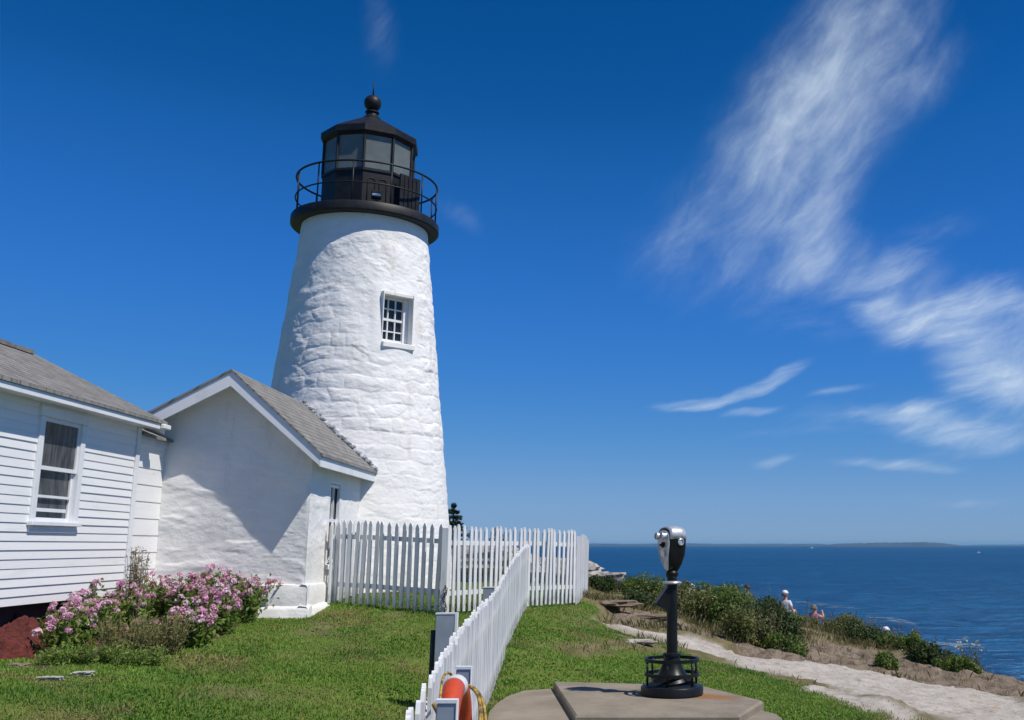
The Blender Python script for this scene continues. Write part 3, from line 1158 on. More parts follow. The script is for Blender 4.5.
def annex_build():
    bend = 4.6
    # gable wall: displaced grid, clipped by the roof underside
    na, nzz = 230, 260
    aa = np.linspace(A_L, 0, na)
    zb = gA - 0.5
    tops = roof_z(aa) - TH - 0.02
    A, T = np.meshgrid(aa, np.linspace(0, 1, nzz), indexing='ij')
    Z = zb + T * (tops[:, None] - zb)
    cr = 0.010 * fbm(A * 1.6, Z * 2.6, 0, 5, 81) + 0.012 * np.maximum(0, fbm(A * 2.1, Z * 6.5, 0, 3, 83)) * sstep(2.0, 0.5, Z)
    d = -(cr) * sstep(0, 0.05, -A)
    zp = 0.0
    Pl = corner[None, None] + A[..., None] * ER + d[..., None] * ED + Z[..., None] * UZ
    off = np.array(annex.location)
    me = grid_mesh('gable_wall', Pl[..., 0] - off[0], Pl[..., 1] - off[1], Pl[..., 2] - off[2])
    me.materials.append(M['annex_stucco'])
    o = bpy.data.objects.new('gable_wall', me)
    COL.objects.link(o)
    o.parent = annex
    # side wall with window opening
    wb0, wb1, wz0, wz1 = 1.10, 1.78, -0.30, 1.02
    bb = np.unique(np.concatenate([np.linspace(0, bend, 200), [wb0, wb1]]))
    zt = float(roof_z(np.array(0.0))) - TH - 0.02
    zz = np.unique(np.concatenate([np.linspace(zb, zt, 160), [wz0, wz1]]))
    B, Z = np.meshgrid(bb, zz, indexing='ij')
    cr = (0.010 * fbm(B * 1.6, Z * 2.6, 4.0, 5, 85) + 0.008 * np.maximum(0, fbm(B * 2.1, Z * 6.5, 2.0, 3, 86))) * sstep(0, 0.05, B)
    nearw = sstep(0.02, 0.15, np.maximum(np.maximum(wb0 - B, B - wb1), np.maximum(wz0 - Z, Z - wz1)))
    cr = cr * nearw
    Pl = corner[None, None] + cr[..., None] * ER + B[..., None] * ED + Z[..., None] * UZ
    nb, nz = B.shape
    idx = np.arange(nb * nz).reshape(nb, nz)
    q = np.stack([idx[:-1, :-1], idx[1:, :-1], idx[1:, 1:], idx[:-1, 1:]], -1)
    bm_, zm_ = (bb[1:] + bb[:-1]) / 2, (zz[1:] + zz[:-1]) / 2
    hole = ((bm_ > wb0) & (bm_ < wb1))[:, None] & ((zm_ > wz0) & (zm_ < wz1))[None]
    q = q[~hole]
    me = mesh_raw('side_wall', Pl.reshape(-1, 3) - off, q.reshape(-1), np.full(len(q), 4), True)
    me.materials.append(M['annex_stucco'])
    o = bpy.data.objects.new('side_wall', me)
    COL.objects.link(o)
    o.parent = annex

    def Mx(v):
        return np.array([A3(x, y, z) for x, y, z in v])
    # hidden far wall on the left
    lw = MB()
    lw.prism([A3(A_L, 0.02, zb), A3(A_L, 0.02, float(roof_z(np.array(A_L))) - TH - 0.02), A3(A_L, bend, float(roof_z(np.array(A_L))) - TH - 0.02), A3(A_L, bend, zb)], -ER * 0.2)
    obj('rear_wall', lw, M['annex_stucco'], annex)
    # plinth: irregular rendered base course
    pl = MB()
    zt_p = float(ray(300, 585)[2] / ray(300, 585)[1] * YA)
    n = 60
    for (za, zb_, dd, seed) in ((gA - 0.4, gA + 0.17, 0.11, 3), (gA + 0.17, zt_p, 0.055, 9)):
        aa = np.linspace(A_L, dd, n)
        v, f = [], []
        for i, a in enumerate(aa):
            w = 0.022 * float(fbm(a * 2.5, seed, 0, 3, seed))
            v += [A3(a, 0.05, za), A3(a, -dd - w, za), A3(a, -dd - w * 0.6, zb_ - 0.05), A3(a, -dd * 0.65 - w * 0.5, zb_ + 0.3 * w), A3(a, 0.05, zb_ + 0.3 * w + 0.015)]
        for i in range(n - 1):
            for k in range(4):
                p = i * 5 + k
                f.append((p, p + 1, p + 6, p + 5))
        f.append(tuple(range((n - 1) * 5, n * 5)))
        pl.add(v, f)
        bb = np.linspace(-dd * 0.9, 1.05, n)
        v, f = [], []
        for i, b in enumerate(bb):
            w = 0.012 * float(fbm(b * 2.5, seed + 5, 0, 3, seed))
            v += [A3(-0.05, b, za), A3(dd + w, b, za), A3(dd + w * 0.6, b, zb_ - 0.05), A3(dd * 0.65 + w * 0.5, b, zb_ + 0.3 * w), A3(-0.05, b, zb_ + 0.3 * w + 0.015)]
        for i in range(n - 1):
            for k in range(4):
                p = i * 5 + k
                f.append((p, p + 1, p + 6, p + 5))
        f.append(tuple(range((n - 1) * 5, n * 5)))
        pl.add(v, f)
    po = obj('plinth', pl, M['annex_stucco'], annex)
    smooth_angle(po, 50)
    # side window
    wm = MB()
    dp = -0.05
    for lo, hi in (((dp, wb0 - 0.03, wz0), (-0.001, wb0 + 0.05, wz1)), ((dp, wb1 - 0.05, wz0), (-0.001, wb1 + 0.03, wz1)), ((dp, wb0 + 0.05, wz1 - 0.05), (-0.004, wb1 - 0.05, wz1 + 0.03))):
        wm.box(lo, hi, Mx)
    wo = obj('window', wm, M['trim_white'], annex)
    fm = MB()
    for z in (wz0 + 0.02, (wz0 + wz1) / 2, wz1 - 0.11):
        fm.box((dp - 0.01, wb0 + 0.05, z), (dp + 0.03, wb1 - 0.05, z + 0.05), Mx)
    fm.box((dp - 0.01, (wb0 + wb1) / 2 - 0.015, wz0 + 0.07), (dp + 0.025, (wb0 + wb1) / 2 + 0.015, wz1 - 0.11), Mx)
    obj('sash', fm, M['trim_white'], wo)
    pn = MB()
    pn.box((dp - 0.03, wb0, wz0), (dp - 0.012, wb1, wz1), Mx)
    obj('pane', pn, M['glass_dark'], wo)
    si = MB()
    si.box((dp - 0.02, wb0 - 0.06, wz0 - 0.08), (0.06, wb1 + 0.06, wz0 - 0.002), Mx, bev=0.01)
    obj('sill', si, M['annex_stucco'], wo)
    # roof slabs
    upR = ER * (-1) + UZ * (-sr)
    upR = upR / np.linalg.norm(upR)
    rr = MB()
    e_a = ev[0] + 0.0
    for side in (0, 1):
        if side == 0:
            a0, a1 = ap[0], e_a + 0.03
        else:
            a0, a1 = A_L - 0.3, ap[0]
        z0, z1 = float(roof_z(np.array(a0 + 1e-6))), float(roof_z(np.array(a1 - 1e-6)))
        rr.prism([A3(a0, -RO - 0.02, z0), A3(a1, -RO - 0.02, z1), A3(a1, -RO - 0.02, z1 - 0.035), A3(a0, -RO - 0.02, z0 - 0.035)], ED * (bend + RO))
    ro = obj('roof', rr, shingle_mat('annex_shingles', ED, upR), annex)
    # rake boards and eave fascia
    rb = MB()
    hb = 0.17
    rb.prism([A3(ap[0], -RO, ap[2] - 0.037), A3(e_a, -RO, ev[2] - 0.037), A3(e_a, -RO, ev[2] - 0.037 - hb), A3(ap[0], -RO, ap[2] - 0.037 - hb * 1.25)], ED * 0.035)
    obj('rake_board', rb, M['trim_white'], annex)
    rb = MB()
    lz = float(roof_z(np.array(A_L - 0.28)))
    rb.prism([A3(ap[0] - 0.001, -RO, ap[2] - 0.037), A3(A_L - 0.28, -RO, lz - 0.037), A3(A_L - 0.28, -RO, lz - 0.037 - hb), A3(ap[0] - 0.001, -RO, ap[2] - 0.037 - hb * 1.25)], ED * 0.035)
    obj('rake_board', rb, M['trim_white'], annex)
    fa = MB()
    fa.box((e_a - 0.035, -RO + 0.037, ev[2] - 0.037 - hb), (e_a, bend, ev[2] - 0.037), Mx)
    obj('fascia', fa, M['trim_white'], annex)
    # soffit boards under the overhangs
    so = MB()
    for (a0, a1) in ((ap[0], e_a - 0.036), (A_L - 0.27, ap[0])):
        z0, z1 = float(roof_z(np.array(a0 + 1e-5))), float(roof_z(np.array(a1 - 1e-5)))
        so.prism([A3(a0, -RO + 0.036, z0 - 0.04), A3(a1, -RO + 0.036, z1 - 0.04), A3(a1, -RO + 0.036, z1 - 0.075), A3(a0, -RO + 0.036, z0 - 0.075)], ED * (bend + RO - 0.05))
    obj('soffit', so, M['trim_white'], annex)
    # lumpy mortar flashing where the roof meets the tower
    fl = MB()
    rng = np.random.default_rng(3)
    for k in range(150):
        t = k / 149
        a = ap[0] + (e_a - ap[0]) * t
        z = float(roof_z(np.array(a + 1e-6)))
        # find b where the roof meets the tower surface
        lo, hi = 0.5, 7.0
        for _ in range(30):
            md = (lo + hi) / 2
            p = A3(a, md, z)
            if np.hypot(p[0] - KL * XT, p[1] - KL * YT) > KL * trad(z / KL) - 0.02:
                lo = md
            else:
                hi = md
        p = A3(a, lo - 0.03, z + 0.02)
        fl.sphere(p + rng.normal(0, 0.014, 3), 0.04 * rng.uniform(0.7, 1.3), 7, 5, (1.2, 1, 0.9))
    obj('flashing', fl, simple('mortar_flashing', (0.50, 0.51, 0.53), (0.15, 0.16, 0.17), 14, 0.9, 0, 0.5, 50), annex)


annex_build()

# ------------------------------------------------------------------ clapboard house on the left
YH = 14.16
hc = at(133.5, 500, YH)
hc[2] = 0


def H3(a, b, z):
    """house frame: a to the right of the wall plane, b along the wall away from the camera"""
    return hc + ER * a + ED * b + UZ * z


def HM(v):
    return np.array([H3(x, y, z) for x, y, z in v])


def on_wall(px, py, a=0.0):
    q = on_plane(px, py, H3(a, 0, 0), ER) - hc
    return float(np.dot(q, ED)), float(q[2])


house = thing('clapboard_house', H3(-2.0, -3.0, float(hgt(*H3(-2.0, -3.0, 0)[:2]))), 'white clapboard house with sash window and grey shingled roof', 'house')
B0 = -7.2                                     # near end of the wall (out of the picture)
z_bot = on_wall(0, 607)[1]
z_eave = on_wall(60, 402.5, 0.25)[1]              # bottom of the fascia
wb0, wzt = on_wall(40, 405)
wb1, _ = on_wall(85.5, 417)
_, wzb = on_wall(33, 521)


def house_build():
    course = 0.100
    n = int((z_eave + 0.12 - z_bot) / course) + 1
    sd = MB()
    tw = 0.11
    for i in range(n):
        z0 = z_bot + i * course
        z1 = z0 + course
        segs = [(B0, -0.11)]
        if z0 < wzt and z1 > wzb - 0.05:
            segs = [(B0, wb0 + 0.01), (wb1 - 0.01, -0.11)]
        for s0, s1 in segs:
            # split into a few boards with small gaps and slight irregularity
            m = max(1, int((s1 - s0) / 2.4))
            cuts = [s0] + sorted(s0 + (s1 - s0) * (k + random.uniform(-0.25, 0.25)) / m for k in range(1, m)) + [s1]
            for c0, c1 in zip(cuts[:-1], cuts[1:]):
                j0, j1 = random.uniform(-0.003, 0.003), random.uniform(-0.003, 0.003)
                t = random.uniform(0.013, 0.019)
                sd.add([H3(-0.02, c0, z0 + j0), H3(t, c0, z0 + j0), H3(0.004, c0, z1 + 0.006), H3(-0.02, c0, z1 + 0.006),
                        H3(-0.02, c1 - 0.003, z0 + j1), H3(t, c1 - 0.003, z0 + j1), H3(0.004, c1 - 0.003, z1 + 0.006), H3(-0.02, c1 - 0.003, z1 + 0.006)],
                       [(0, 1, 2, 3), (4, 7, 6, 5), (0, 4, 5, 1), (1, 5, 6, 2), (2, 6, 7, 3), (3, 7, 4, 0)])
    obj('clapboard_wall', sd, M['siding'], house)
    core = MB()
    core.box((-4.0, B0, z_bot + 0.02), (-0.022, wb0 + 0.02, z_eave + 0.1), HM)
    core.box((-4.0, wb1 - 0.02, z_bot + 0.02), (-0.022, -0.02, z_eave + 0.1), HM)
    core.box((-4.0, wb0 + 0.02, z_bot + 0.02), (-0.022, wb1 - 0.02, wzb), HM)
    core.box((-4.0, wb0 + 0.02, wzt), (-0.022, wb1 - 0.02, z_eave + 0.1), HM)
    core.box((-4.0, wb0 + 0.02, wzb), (-0.7, wb1 - 0.02, wzt), HM)
    obj('inner_wall', core, M['room_dark'], house)
    fd = MB()
    fd.box((-3.9, B0 + 0.1, -2.0), (-0.12, -0.1, z_bot + 0.018), HM)
    obj('foundation', fd, M['foundation'], house)
    cb = MB()
    cb.box((-0.05, -0.108, z_bot - 0.01), (0.032, 0.0, z_eave + 0.05), HM, bev=0.004)
    obj('corner_board', cb, M['trim_white'], house)
    # window
    wm = MB()
    tr = 0.10
    wm.box((-0.03, wb0, wzb), (0.036, wb0 + tr, wzt - 0.12), HM, bev=0.003)
    wm.box((-0.03, wb1 - tr, wzb), (0.036, wb1, wzt - 0.12), HM, bev=0.003)
    wm.box((-0.03, wb0 - 0.02, wzt - 0.118), (0.045, wb1 + 0.02, wzt), HM, bev=0.003)
    wm.box((-0.03, wb0, wzt + 0.001), (0.024, wb1, z_eave + 0.011), HM)
    wo = obj('window', wm, M['trim_white'], house)
    sm = MB()
    sm.box((-0.04, wb0 - 0.03, wzb - 0.05), (0.075, wb1 + 0.03, wzb - 0.002), HM, bev=0.005)
    sm.box((-0.03, wb0, wzb - 0.125), (0.03, wb1, wzb - 0.052), HM)
    obj('sill', sm, M['trim_white'], wo)
    i0, i1 = wb0 + tr + 0.002, wb1 - tr - 0.002
    jz0, jz1 = wzb + 0.0, wzt - 0.12
    mid = jz0 + (jz1 - jz0) * 0.52
    fr = MB()
    t = 0.045
    for (zz0, zz1, dx) in ((mid - 0.03, jz1, 0.012), (jz0, mid + 0.015, -0.026)):
        fr.box((dx - 0.035, i0, zz0), (dx, i0 + t, zz1), HM)
        fr.box((dx - 0.035, i1 - t, zz0), (dx, i1, zz1), HM)
        fr.box((dx - 0.035, i0 + t, zz1 - t), (dx - 0.002, i1 - t, zz1), HM)
        fr.box((dx - 0.035, i0 + t, zz0), (dx - 0.002, i1 - t, zz0 + t), HM)
    obj('sash', fr, M['trim_white'], wo)
    # raised lower sash / adjustable screen in the lower half
    sc = MB()
    zs = jz0 + (mid - jz0) * 0.44
    sc.box((-0.02, i0 + t, zs), (-0.004, i1 - t, zs + 0.03), HM)
    sc.box((-0.02, i0 + t, zs - 0.16), (-0.006, i1 - t - 0.08, zs - 0.12), HM)
    obj('screen_bar', sc, M['trim_white'], wo)
    pn = MB()
    pn.box((-0.012, i0 + t, mid), (-0.006, i1 - t, jz1 - t), HM)
    obj('pane', pn, M['glass_house'], wo)
    pn = MB()
    pn.box((-0.05, i0 + t, jz0 + t), (-0.044, i1 - t, mid - 0.03), HM)
    obj('pane', pn, M['glass_house'], wo)
    # roof: eave at the wall, ridge parallel to it
    ov = 0.25
    bo = 0.24                                # overhang past the far corner
    rs = 0.50
    ze = z_eave + 0.125
    w = 1.64
    upv = -ER + UZ * rs
    upv = upv / np.linalg.norm(upv)
    rf = MB()
    rf.prism([H3(ov + 0.02, B0, ze - 0.01), H3(-w, B0, ze + rs * (w + ov)), H3(-w, B0, ze + rs * (w + ov) - 0.05), H3(ov + 0.02, B0, ze - 0.05)], ED * (bo - B0))
    rf.prism([H3(-w, B0, ze + rs * (w + ov)), H3(-2 * w - ov, B0, ze), H3(-2 * w - ov, B0, ze - 0.05), H3(-w, B0, ze + rs * (w + ov) - 0.05)], ED * (bo - B0))
    ro = obj('roof', rf, shingle_mat('house_shingles', ED, upv), house)
    cap = MB()
    for k in range(24):
        b0 = B0 + k * 0.3
        cap.box((-w - 0.11, b0, ze + rs * (w + ov) - 0.04), (-w + 0.11, b0 + 0.305, ze + rs * (w + ov) + 0.012 + 0.006 * (k % 2)), HM)
    obj('ridge_cap', cap, simple('weathered_ridge', (0.22, 0.205, 0.18), (0.14, 0.13, 0.12), 8, 0.9, 0, 0.4, 40), ro)
    fa = MB()
    fa.box((ov - 0.03, B0, z_eave), (ov, bo - 0.02, ze - 0.052), HM)
    obj('fascia', fa, M['trim_white'], house)
    sf = MB()
    sf.box((-0.02, B0, z_eave + 0.012), (ov - 0.031, bo - 0.03, z_eave + 0.03), HM)
    obj('soffit', sf, M['trim_white'], house)
    gt = MB()
    gt.box((ov + 0.005, bo - 0.2, z_eave + 0.005), (ov + 0.06, bo + 0.03, ze - 0.055), HM, bev=0.01)
    obj('gutter_end', gt, M['trim_white'], house)
    gw = MB()
    gw.prism([H3(0.0, -0.02, z_eave), H3(0.0, -0.02, ze), H3(-w, -0.02, ze + rs * (w) - 0.02), H3(-2 * w, -0.02, ze), H3(-2 * w, -0.02, z_eave)], -ED * 0.06)
    obj('gable_wall', gw, M['siding'], house)
    rb = MB()
    rb.prism([H3(ov, bo - 0.03, ze - 0.052), H3(-w, bo - 0.03, ze + rs * (w + ov) - 0.052), H3(-w, bo - 0.03, ze + rs * (w + ov) - 0.2), H3(ov, bo - 0.03, ze - 0.19)], -ED * 0.03)
    obj('rake_board', rb, M['trim_white'], house)
    # low link between house and annex, in wide boards under its own strip of roof
    q = A3(0, 0, 0) - hc
    b_end = float(np.dot(q, ED)) + 0.03
    zl = on_wall(150, 437, -0.05)[1]
    lk = MB()
    bh = 0.235
    z = z_bot - 0.15
    while z < zl - 0.02:
        z1 = min(z + bh, zl)
        lk.add([H3(-0.08, 0.003, z), H3(-0.004, 0.003, z), H3(-0.014, 0.003, z1 + 0.004), H3(-0.08, 0.003, z1 + 0.004), H3(-0.08, b_end, z), H3(-0.004, b_end, z), H3(-0.014, b_end, z1 + 0.004), H3(-0.08, b_end, z1 + 0.004)],
               [(0, 1, 2, 3), (4, 7, 6, 5), (0, 4, 5, 1), (1, 5, 6, 2), (2, 6, 7, 3), (3, 7, 4, 0)])
        z = z1
    lk.box((-2.5, 0.003, z_bot - 0.15), (-0.082, b_end, zl - 0.01), HM)
    lo = obj('link_wall', lk, M['siding'], house)
    lf = MB()
    lf.box((-0.07, 0.003, zl - 0.13), (0.018, b_end, zl - 0.008), HM)
    obj('link_fascia', lf, M['trim_white'], lo)
    lr = MB()
    lr.prism([H3(0.10, 0.002, zl + 0.0), H3(-2.3, 0.002, zl + 1.0), H3(-2.3, 0.002, zl + 0.95), H3(0.10, 0.002, zl - 0.04)], ED * (b_end - 0.002))
    obj('link_roof', lr, shingle_mat('link_shingles', ED, upv), lo)
    lb = MB()
    lb.box((-0.078, -0.006 + 0.01, z_bot - 1.2), (-0.05, b_end, z_bot - 0.152), HM)
    obj('link_footing', lb, M['siding'], lo)


house_build()

# red mulch bank under the house wall
mu = MB()
nb, na = 200, 60
V, Fm = [], []
for i in range(nb):
    b = -5.2 + 4.6 * i / (nb - 1)
    for j in range(na):
        a = -0.25 + 1.05 * j / (na - 1)
        p = H3(a, b, 0)
        g = float(hgt(p[0], p[1]))
        t = j / (na - 1)
        top = max(g, z_bot - 0.10)
        k = (1 - t) ** 1.25
        fadeb = float(sstep(0, 0.1, i / nb) * sstep(1.0, 0.75, i / nb))
        z = g - 0.05 + (top - g) * k * fadeb + (0.07 * float(fbm(p[0] * 4.5, p[1] * 4.5, 0, 5, 91, 0.65)) + 0.02) * (1 if t < 0.98 else 0)
        V.append((p[0], p[1], z))
for i in range(nb - 1):
    for j in range(na - 1):
        q = i * na + j
        Fm.append((q, q + 1, q + na + 1, q + na))
mu.add(V, Fm)
mulch = obj('mulch', mu, simple('red_bark_mulch', (0.135, 0.022, 0.015), (0.055, 0.012, 0.009), 20, 0.95, 0, 0.8, 40, 0.03), smooth=True)
tag(mulch, 'bank of red bark mulch along the foot of the clapboard house', 'mulch', kind='stuff')


# ------------------------------------------------------------------ picket fences
def picket_mesh(w, h, t, pointed=True):
    mb = MB()
    hw = w / 2
    if pointed:
        prof = [(-hw, 0), (hw, 0), (hw, h - w * 0.85), (hw * 0.35, h - 0.008), (0, h), (-hw * 0.35, h - 0.008), (-hw, h - w * 0.85)]
    else:
        prof = [(-hw, 0), (hw, 0), (hw, h), (-hw, h)]
    mb.prism([(x, -t / 2, z) for x, z in prof], (0, t, 0))
    v = np.vstack(mb.v)
    sizes = np.array([len(f) for f in mb.f])
    me = mesh_raw('picket', v, np.concatenate([np.asarray(f) for f in mb.f]), sizes)
    import bmesh
    bm = bmesh.new()
    bm.from_mesh(me)
    bmesh.ops.recalc_face_normals(bm, faces=bm.faces)
    bm.to_mesh(me)
    bm.free()
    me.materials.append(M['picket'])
    return me


def fence(name, label, pts, h, spacing, w=0.068, t=0.022, rails=(0.22, 0.80), rail_side=1, post_every=2.4, lean=None, clear=0.04, posts=True, jit=1.0, top_fn=None, pointed=True, win=1.0):
    pts = np.asarray(pts, float)
    seg = np.linalg.norm(np.diff(pts, axis=0), axis=1)
    cum = np.concatenate([[0], np.cumsum(seg)])
    L = cum[-1]

    def P(s):
        return np.array([np.interp(s, cum, pts[:, 0]), np.interp(s, cum, pts[:, 1])])

    def ang(s):
        a, b = P(max(0, s - 0.1)), P(min(L, s + 0.1))
        return math.atan2(b[1] - a[1], b[0] - a[0])
    mid = P(L / 2)
    root = thing(name, (mid[0], mid[1], float(hgt(*mid))), label, 'fence')
    rl = np.array(root.location)
    rng = np.random.default_rng(len(label))
    me = picket_mesh(w, h, t, pointed)
    n = int(L / spacing)
    first = None
    sm = max(1, int(1.2 / spacing))
    for i in range(n + 1):
        s = min(L, i * spacing)
        p = P(s)
        z = np.mean([float(hgt(*P(np.clip(s + d, 0, L)))) for d in win * np.array([-0.6, -0.3, 0, 0.3, 0.6])]) + clear
        if first is None:
            first = bpy.data.objects.new('picket', me)
            o = first
        else:
            o = first.copy()
        COL.objects.link(o)
        o.parent = root
        o.location = (p[0] - rl[0], p[1] - rl[1], z - rl[2] + rng.normal(0, 0.008) * jit)
        o.rotation_euler = (rng.normal(0, 0.010) * jit, rng.normal(0, 0.017) * jit + (lean(s) if lean else 0), ang(s) + rng.normal(0, 0.03) * jit)
        hv = 1 + rng.normal(0, 0.006) * jit
        if top_fn:
            hv *= top_fn(s / L)
        o.scale = (1 + rng.normal(0, 0.04) * jit, 1, hv)
    for zr in rails:
        mb = MB()
        ns = max(3, int(L / 0.4))
        ss = np.linspace(0, L, ns)
        v, f = [], []
        for s in ss:
            p = P(s)
            a = ang(s)
            nx, ny = -math.sin(a) * rail_side, math.cos(a) * rail_side
            z = np.mean([float(hgt(*P(np.clip(s + d, 0, L)))) for d in win * np.array([-0.6, -0.3, 0, 0.3, 0.6])]) + clear + zr * h
            for dn, dz in ((t / 2 + 0.001, -0.035), (t / 2 + 0.041, -0.035), (t / 2 + 0.041, 0.035), (t / 2 + 0.001, 0.035)):
                v.append((p[0] + nx * dn, p[1] + ny * dn, z + dz))
        for i in range(ns - 1):
            for k in range(4):
                k2 = (k + 1) % 4
                f.append((i * 4 + k, i * 4 + k2, i * 4 + 4 + k2, i * 4 + 4 + k))
        f.append((0, 1, 2, 3))
        f.append(tuple((ns - 1) * 4 + k for k in range(4)))
        mb.add(v, f)
        obj('rail', mb, M['picket'], root)
    if posts:
        k = 0
        s = 0.05
        while s <= L + 0.01:
            p = P(min(s, L))
            a = ang(min(s, L))
            nx, ny = -math.sin(a) * rail_side, math.cos(a) * rail_side
            q = p + np.array([nx, ny]) * (t / 2 + 0.043 + 0.045)
            g = float(hgt(*q))
            mb = MB()
            ca, sa = math.cos(a), math.sin(a)

            def Mx(vv):
                return np.array([(q[0] + x * ca - y * sa, q[1] + x * sa + y * ca, g + z) for x, y, z in vv])
            mb.box((-0.045, -0.045, -0.3), (0.045, 0.045, h * 0.9), Mx, bev=0.006)
            obj('post', mb, M['picket'], root)
            s += post_every
    return root


pA0, pA1 = at(334, 606, 16.3)[:2], at(443, 614.5, 15.4)[:2]
pB1 = at(574, 606, 18.6)[:2]
pD1 = at(587, 597, 22.6)[:2]
pC0 = at(526.5, 608.5, 17.25)[:2]
fence('picket_fence', 'white picket gate panel between the annex wall and the chained gate post', [pA0, pA1 - (pA1 - pA0) / np.linalg.norm(pA1 - pA0) * 0.10], 1.27, 0.131, posts=False)
fence('picket_fence', 'white picket fence from the chained gate post to the seaward corner', [pA1 + np.array([0.05, 0.02]), pB1], 1.27, 0.131, post_every=2.9)
fence('picket_fence', 'white picket fence returning away from the seaward corner, seen nearly edge on', [pB1 + np.array([0.03, 0.06]), pD1], 1.20, 0.118, w=0.085, posts=False, pointed=False)
fence('picket_fence', 'short shaded picket fence stub hugging the annex side wall', [pA0 + np.array([-0.05, -0.10]), A3(0.22, 2.7, 0)[:2]], 1.25, 0.135, posts=False, lean=lambda s: 0.0)
near_pts = [(-0.72, 2.4), (-0.94, 3.8), (-1.22, 5.6), (-1.50, 7.7), (-1.74, 9.9), (-1.98, 12.6), (-2.20, 15.2), tuple(pC0)]
near_pts = [np.array(p) for p in near_pts]
fence('picket_fence', 'weathered white picket fence running from the foreground up to the far fence', near_pts, 1.02, 0.145, w=0.058, t=0.018, rails=(0.2, 0.78), posts=False, jit=0.7, win=2.2)

# gate post with chain
gpz = float(hgt(*pA1))
gpost = thing('gate_post', (pA1[0], pA1[1], gpz), 'white gate post with a rusty chain hanging at its foot', 'post')
mb = MB()
mb.box((pA1[0] - 0.055, pA1[1] - 0.03, gpz - 0.3), (pA1[0] + 0.045, pA1[1] + 0.06, gpz + 1.28), bev=0.006)
obj('shaft', mb, M['picket'], gpost)
mb = MB()
rg = np.random.default_rng(5)
for k in range(11):
    c = np.array([pA1[0] + 0.03 + 0.02 * math.sin(k * 0.9), pA1[1] - 0.055, gpz + 0.42 - 0.034 * k])
    th = np.linspace(0, 2 * math.pi, 9)[:-1]
    fl = k % 2
    ring = [c + np.array([0.014 * math.cos(t) * (1 if fl else 0.3), 0.014 * math.cos(t) * (0.3 if fl else 1), 0.023 * math.sin(t)]) for t in th]
    mb.tube(ring, 0.006, 5, closed=True)
obj('chain', mb, simple('rusty_chain', (0.05, 0.04, 0.035), (0.09, 0.05, 0.03), 30, 0.8, 0.4), gpost)


# ------------------------------------------------------------------ boards, posts and life ring along the near fence
def fence_xy(Y):
    a = np.array(near_pts)
    return np.array([np.interp(Y, a[:, 1], a[:, 0]), Y])


def slab_post(name, label, cat, px_l, px_r, py_top, Y, thick, mat, lit_edge_w, skew=0.0):
    pl, pr = at(px_l, py_top, Y), at(px_r, py_top, Y)
    g = float(hgt(pl[0], Y))
    zt = pl[2]
    root = thing(name, ((pl[0] + pr[0]) / 2, Y, g), label, cat)
    w = pr[0] - pl[0]
    mb = MB()

    def Mx(v):
        return np.array([(pl[0] + x, Y + y + skew * x, g + z) for x, y, z in v])
    mb.box((0, 0, -0.2), (w, thick, zt - g), Mx, bev=0.004)
    obj('panel', mb, mat, root)
    mb = MB()
    mb.box((-0.004, -0.004, zt - g + 0.001), (w + 0.0005, thick + 0.004, zt - g + 0.014), Mx)
    if lit_edge_w:
        mb.box((w + 0.001, -0.004, -0.1), (w + lit_edge_w, thick + 0.004, zt - g + 0.014), Mx)
    obj('lit_edge', mb, M['trim_white'], root)  # white strips painted as the sunlit top and right side
    return root, pl, g, zt


sb, pl, g, zt = slab_post('notice_board', 'tall grey board with a white edge on a dark stake behind the near fence', 'board', 436, 454.5, 614.5, 9.6, 0.05, M['panel_shade_grey'], 0.022, 0.12)
mb = MB()
mb.tube([(pl[0] - 0.035, 9.64, g - 0.2), (pl[0] - 0.03, 9.64, g + 0.72)], 0.022, 8)
obj('stake', mb, M['dark_wood'], sb)
slab_post('notice_board', 'small grey board farther up, just showing above the near fence by the far fence', 'board', 483, 494, 588, 13.0, 0.04, M['panel_shade_grey'], 0.012, 0.1)
slab_post('ring_post', 'white post coloured shade grey in front of the life ring at the bottom edge', 'post', 436.5, 456, 703.5, 4.1, 0.03, M['panel_shade_grey'], 0.004)
slab_post('ring_post', 'white post coloured shade grey behind the life ring beside the fence pickets', 'post', 456, 470.5, 669.5, 5.2, 0.03, M['panel_shade_grey'], 0.004)

rc = np.array([0, 4.66, 0.0])
tang = np.array([-0.075, 1.0, 0])
tang /= np.linalg.norm(tang)
nrm = np.array([tang[1], -tang[0], 0])
ringtop = at(459, 672, 5.0)
RR, rt = 0.30, 0.047
rc = np.array([at(455.5, 680, 4.62)[0], 4.62, ringtop[2] - RR - rt + 0.03])
lr = thing('life_ring', rc, 'orange life ring with white bands hung on the near fence between two shade-grey posts', 'life ring')


def ring_seg(a0, a1, r, n=20):
    mb = MB()
    th = np.linspace(a0, a1, n)
    mb.tube([rc + tang * RR * math.cos(t) + UZ * RR * math.sin(t) for t in th], r, 18)
    return mb


